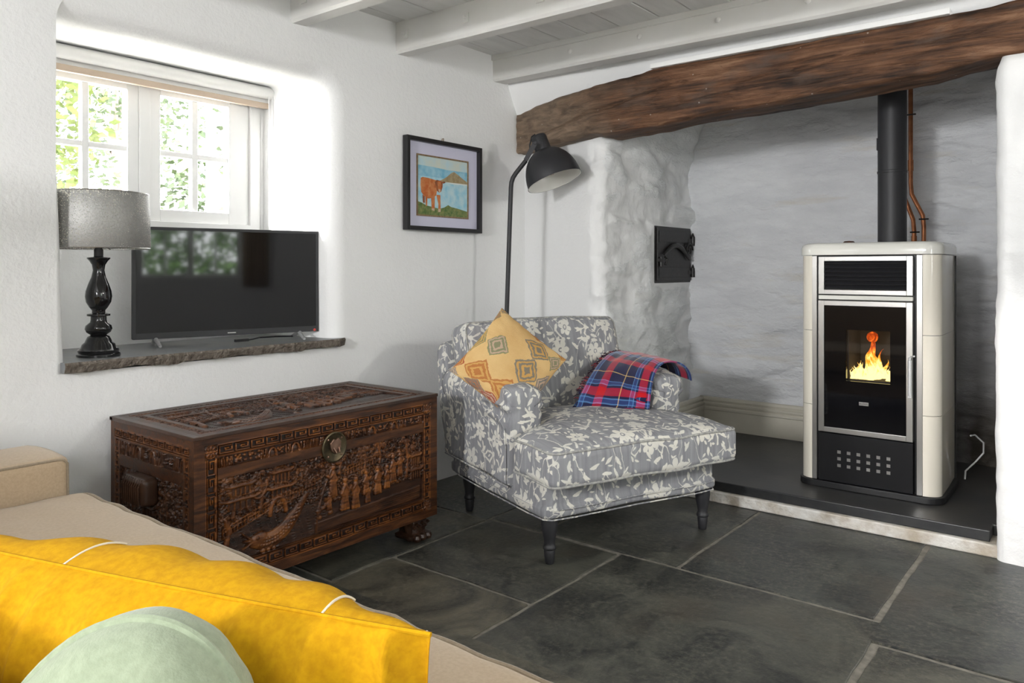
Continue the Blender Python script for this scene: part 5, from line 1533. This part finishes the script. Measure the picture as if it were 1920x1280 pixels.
def basis(u, v, c):
    u = Vector(u).normalized(); v = Vector(v); v = (v - u * v.dot(u)).normalized(); n = u.cross(v)
    return Matrix(((u.x, v.x, n.x, c.x), (u.y, v.y, n.y, c.y), (u.z, v.z, n.z, c.z), (0, 0, 0, 1)))
kc = P(956, 684, 3.31)
u_ = RT * .308 - Vector((0, 0, .246)) + FW * -.02; v_ = RT * .118 + Vector((0, 0, .235)) + FW * .20
M_ = basis(u_, v_, kc)
bm = MB(); pillow(bm, .37, .415, .12, pinch=.06, seed=3, n=56)
o = bm.build('kilim_cushion', 'kilim', ang=0); o.matrix_world = M_
tag(o, 'faded ochre kilim cushion with woven motifs leaning on the armchair arm', 'cushion')

# ------------------------------------------------------------------ tartan throw
Mc = Matrix.Translation(AC) @ Matrix.Rotation(ARZ, 4, 'Z')
def thr(a, b, lay=0):
    """a across (0 back edge .. 1 front edge), b: 0 outer flap, 1 seat end"""
    TLx, TLy, TRx, TRy = -.405, -.215, -.400, .150
    BLx, BLy, BRx, BRy = .035, .020, -.215, .235
    if b < .22:
        t = 1 - b / .22    # flap outside the arm
        x = TLx + (TRx - TLx) * a - .125 * math.sin(min(1, t) * PI / 2); y = TLy + (TRy - TLy) * a + .02 * t
        z = .728 - .012 * a - .10 * t ** 2.0 * (0.4 + .6 * a)
    else:
        t = (b - .22) / .78
        sx = t ** .85
        x0 = TLx + (BLx - TLx) * sx; y0 = TLy + (BLy - TLy) * t
        x1 = TRx + (BRx - TRx) * (t ** .55); y1 = TRy + (BRy - TRy) * t
        x = x0 + (x1 - x0) * a; y = y0 + (y1 - y0) * a
        z = .728 - .012 * a - .205 * (t ** 1.5) + .010 * math.sin(t * PI) * (1 - a)
        if t > .85: z = max(z, .528)
        z += .010 * math.sin(a * 3.0 + .5) * math.sin(t * PI)
    z += .007 * nz(a * 3.5, b * 4, 2) + .004 * nz(a * 9, b * 7, 5) + .006 * math.sin(t * 30 + a * 2) * max(0, t - .75) * 4 * (b > .22)
    return Vector((x, y, z - lay))
bm = MB(); bm.grid(lambda a, b: Mc @ thr(a, b), 60, 110, uvf=lambda a, b: (a * .42, b * .62))
bm.grid(lambda a, b: Mc @ (thr(a, .80 + b * .20) + Vector((.012 + .01 * math.sin(b * 9), -.006, -.014 - .006 * b))), 60, 24, uvf=lambda a, b: (a * .42 + .05, b * .2 + .33))
o = bm.build('tartan_throw', 'tartan', ang=0, solid=.006); tag(o, 'red and navy tartan throw draped over the far arm of the armchair', 'blanket')
for nm, mm, ph in (('fringe', 'fringe', 0), ('fringe', 'fringe_red', 1)):
    bm = MB(); rg = random.Random(ph)
    for k in range(70 if ph == 0 else 22):
        b = .18 + .76 * rg.random(); p = thr(0, b); L = rg.uniform(.018, .034)
        d1 = Vector((rg.uniform(.1, .9), -1, rg.uniform(-.2, .7))).normalized()
        bm.tube([Mc @ p, Mc @ (p + d1 * L * .6), Mc @ (p + d1 * L + Vector((0, 0, -.008)))], .0016, 5)
    bm.build(nm, mm, o)['kind'] = 'stuff'

# ================================================================== SOFA
sf = thing('beige_sofa', 'beige linen sofa with box arm and piped seat cushion in the near left corner', 'sofa', (-1.5, .52, 0))
so = Vector((-1.5, .52, 0))
bm = MB(); bm.soft((1.02, .44, .10), .02, 12); bm.build('sofa_base', 'linen', sf, weld=True, loc=(-.01, .0, .20), ang=0)
def saf(q): return Vector((q.x + .004 * nz(q.x * 6, q.y * 6, q.z * 6), q.y, q.z + .008 * (1 - (q.x / .14) ** 2) * (q.z > 0)))
for (cx, nm) in ((-1.175, 'arm'), (1.165, 'arm')):
    bm = MB(); bm.soft((.140, .475, .245), .020, 20, saf); a = bm.build(nm, 'linen', sf, weld=True, loc=(cx, .01, .325), ang=0)
    if cx < 0:
        bm = MB()
        pts = [(.135, -.46, .240), (.135, 0, .241), (.135, .44, .240), (.135, .458, .237), (.135, .469, .225), (.135, .470, .1), (.135, .470, -.2)]
        bm.tube(pts, .0042, 8); bm.tube([(-p[0], p[1], p[2]) for p in pts], .0042, 8); bm.build('piping', 'linenpipe', a)
def ssf(q):
    cr = max(0, (1 - (q.x / 1.03) ** 2) * (1 - (q.y / .415) ** 2)) ** .5
    w = .004 * nz(q.x * 12, q.y * 12, q.z * 6)
    edge = math.exp(-((q.y - .40) / .06) ** 2)
    return Vector((q.x, q.y + w + .014 * nz(q.x * 4.2, 0, 3) * edge, q.z + (.035 * cr if q.z > 0 else 0) + w + .006 * nz(q.x * 9, 1, 1) * edge))
bm = MB(); bm.soft((1.025, .405, .080), .036, 40, ssf); sq = bm.build('seat_cushion', 'linen', sf, weld=True, loc=(.0, .120, .378), ang=0)
bm = MB(); bm.tube(loop_pts(1.020, .401, .036, .070, ssf), .006, 8, closed=True); bm.tube(loop_pts(1.020, .401, .036, -.070, ssf), .006, 8, closed=True); bm.build('piping', 'linenpipe', sq)
bm = MB(); bm.soft((1.30, .125, .355), .05, 14, X=Matrix.Rotation(math.radians(0), 4, 'X')); bm.build('sofa_back', 'linen', sf, weld=True, loc=(-.005, -.425, .485), ang=0)
for (x, y) in ((-1.25, .40), (1.25, .40), (-1.25, -.42), (1.25, -.42)):
    bm = MB(); bm.lathe([(.018, 0), (.026, .10)], 16); bm.build('leg', 'blackmat', sf, loc=(x, y, 0))

# cushions on the sofa
A_ = Vector((-.449, .448, .85)); Bv = Vector((-1.02, .272, .85)); ud = (A_ - Bv).normalized()
YW, YH, YT = .66, .40, .27
vv = Vector((0, 0, 1)) + Vector((.05, -.30, 0))
topc = A_ - ud * (YW / 2)
cen = topc - vv.normalized() * (YH / 2)
My = basis(ud, vv, cen)
YS = 1 if (My.to_3x3() @ Vector((0, 0, 1))).y > 0 else -1   # the face turned to the room
bm = MB()
def ycush(sg):
    def fn(a, b):
        u, v = a * 2 - 1, b * 2 - 1
        u2 = math.sin(u * PI / 2); v2 = math.sin(v * PI / 2)
        x = u2 * YW / 2 * (1 - .10 * (1 - abs(v2)) ** .8 * abs(u2)); y = v2 * YH / 2 * (1 - .02 * (1 - u2 * u2))
        e = max(0, 1 - u2 * u2) ** .75 * max(0, 1 - v2 * v2) ** .38
        g = math.exp(-((1 - v2) / .5) ** 1.2) * e ** .5       # gathers running down from the top seam
        z = sg * YT / 2 * e + g * (.008 * math.sin(x * 58) if sg == YS else -sg * .05 * abs(math.sin(x * 44 + 2.2 * nz(x * 6, y * 1.5, 1))) ** .7 * (.6 + 1.1 * abs(nz(x * 5, 2, 3)))) * (1 if sg < 0 or True else .4)
        z += .006 * e * nz(x * 9, y * 9, sg * 3)
        return (x, y, z)
    return fn
bm.grid(ycush(1), 170, 60); bm.grid(ycush(-1), 170, 60)
o = bm.build('yellow_cushion', 'yellow', ang=0); o.matrix_world = My
tag(o, 'large mustard yellow velvet cushion standing on the beige sofa', 'cushion')
bm = MB(); pts = [Vector(ycush(1)(a / 80, 1.0)) for a in range(81)]; bm.tube(pts, .0022, 6); bm.build('seam', 'yellow', o)
zs = 1 if (My.to_3x3() @ Vector((0, 0, 1))).y > 0 else -1
for ux in (.41, .735, .945):
    bm = MB(); f = ycush(zs); bm.tube([Vector(f(ux + .000 * k, 1 - .012 * k)) + Vector((0, 0, zs * .0015)) for k in range(15)], .0013, 6); bm.build('stitched_line', 'thread', o)
gc = P(196, 1138, .60)
Mg = basis(RT * .96 + Vector((0, 0, -.26)), Vector((0, 0, .96)) + RT * .26 - FW * .05, Vector((gc.x, gc.y, gc.z - .200)))
bm = MB(); pillow(bm, .235, .40, .17, pinch=.0, seed=9, expo=.36, wr=.003, uvs=False, rnd=.5)
o = bm.build('sage_cushion', 'sage', ang=0); o.matrix_world = Mg
tag(o, 'pale sage green velvet cushion in front of the yellow one', 'cushion')
bm = MB(); f = []
for k in range(80):
    a = k / 80 * 4; q = int(a); t = a - q; c4 = [(-1, -1), (1, -1), (1, 1), (-1, 1)]
    u = c4[q][0] + (c4[(q + 1) % 4][0] - c4[q][0]) * t; v = c4[q][1] + (c4[(q + 1) % 4][1] - c4[q][1]) * t
    f.append((u * .1175 * math.sqrt(1 - .5 * v * v), v * .20 * math.sqrt(1 - .5 * u * u), 0))
bm.tube(f, .0042, 8, closed=True); bm.build('piping', 'sage', o)

# ================================================================== GARDEN
MT['leaf_y'] = simple('bright_leaves', (0.045, 0.07, 0.007), 0.6, 0, (0.08, 0.10, 0.013), 8)
MT['leaf_g'] = simple('green_leaves', (0.012, 0.028, 0.006), 0.6, 0, (0.035, 0.055, 0.013), 6)
MT['leaf_side'] = simple('hedge_leaves', (0.05, 0.12, 0.02), 0.6, 0, (0.09, 0.17, 0.04), 6)
MT['bark'] = simple('grey_bark', (0.16, 0.12, 0.10), 0.9)
MT['gravel'] = simple('pale_gravel', (0.62, 0.60, 0.55), 0.9, 0, (0.5, 0.48, 0.42), 20)
MT['timber'] = simple('brown_timber', (0.30, 0.16, 0.09), 0.7)
bm = MB(); bm.box((-14, -8, -.25), (-3.56, 14, -.15)); o = bm.build('ground_garden', 'gravel', smooth=False); struct(o); o.name = 'floor.003'
bm = MB(); bm.box((2.15, -8, -.25), (14, 14, -.15)); o = bm.build('ground_side', 'gravel', smooth=False); struct(o); o.name = 'floor.004'
def shrub(name, c, r, n, mat, label, seed, size=.07, trunk=True):
    rg = random.Random(seed); bm = MB()
    for k in range(n):
        d = Vector((rg.gauss(0, 1), rg.gauss(0, 1), rg.gauss(0, 1))).normalized() * (rg.random() ** .4)
        p = Vector((d.x * r[0], d.y * r[1], d.z * r[2]))
        cl = .35 * noise.noise(p * 1.8 + Vector((seed, 0, 0)))
        if cl < -.06: continue
        a = Vector((rg.gauss(0, 1), rg.gauss(0, 1), rg.gauss(0, .6))).normalized(); b = a.orthogonal().normalized()
        s_ = size * rg.uniform(.6, 1.3)
        bm.add([p, p + a * s_ * .5 + b * s_ * .28, p + a * s_, p + a * s_ * .5 - b * s_ * .28], [(0, 1, 2, 3)])
    root = thing(name, label, 'tree' if trunk else 'shrub', c)
    bm.build('foliage', mat, root, smooth=False)
    if trunk:
        bm = MB(); rg = random.Random(seed + 9)
        bm.tube([(0, 0, -c[2] - .16), (.1, .05, -r[2] * .5), (0, .1, 0)], [.12, .09, .06], 8)
        for k in range(7):
            a = rg.uniform(0, 2 * PI); bm.tube([(0, .05, -r[2] * .4 + k * .08 * r[2]), (r[0] * .5 * math.cos(a), r[1] * .5 * math.sin(a), r[2] * (.1 + .08 * k)), (r[0] * .8 * math.cos(a), r[1] * .8 * math.sin(a), r[2] * (.3 + .1 * k))], [.05, .03, .012], 6)
        bm.build('trunk', 'bark', root)
    return root
shrub('garden_tree', (-8.6, 2.6, 2.9), (1.3, 1.1, 1.5), 5200, 'leaf_y', 'yellow-green tree seen through the left panes of the window', 1, .11)
shrub('garden_tree', (-12.6, 5.6, 3.8), (2.2, 1.5, 2.1), 4200, 'leaf_g', 'sparse tree with bare branches seen beside the central window bar', 2, .12)
shrub('garden_shrub', (-7.6, 4.75, 1.3), (1.1, .85, 1.5), 4200, 'leaf_g', 'leafy green shrub seen through the right casement', 3, .10, False)
shrub('garden_shrub', (-6.6, 2.2, .55), (.6, .8, .75), 2600, 'leaf_g', 'low green shrub seen behind the lampshade through the window', 6, .10, False)
shrub('garden_hedge', (5.2, 1.0, 1.5), (.8, 3.0, 1.5), 9000, 'leaf_side', 'green hedge outside the side window mirrored in the television', 4, .12, False)
# white trellis with diamond openings and a brown rafter
tr = thing('trellis', 'white painted trellis with diamond openings outside the right casement', 'trellis', (-5.6, 3.55, -.15))
bm = MB()
for k in range(-6, 14):
    for sg in (-1, 1):
        bm.tube([(0, -.28, k * .16), (0, .28, k * .16 + sg * .56)], .028, 4)
bm.box((-.02, -.33, 0), (.03, -.27, 2.5)); bm.box((-.02, .27, 0), (.03, .33, 2.5)); bm.build('lattice', 'white', tr, smooth=False)
bm = MB(); bm.tube([(-5.9, 3.15, 1.95), (-5.9, 4.2, 2.75)], .035, 8); bm.tube([(-5.9, 4.1, -.15), (-5.9, 4.1, 2.7)], .04, 8); o = bm.build('porch_rafter', 'timber'); tag(o, 'brown sloping porch rafter above the white trellis outside', 'rafter')
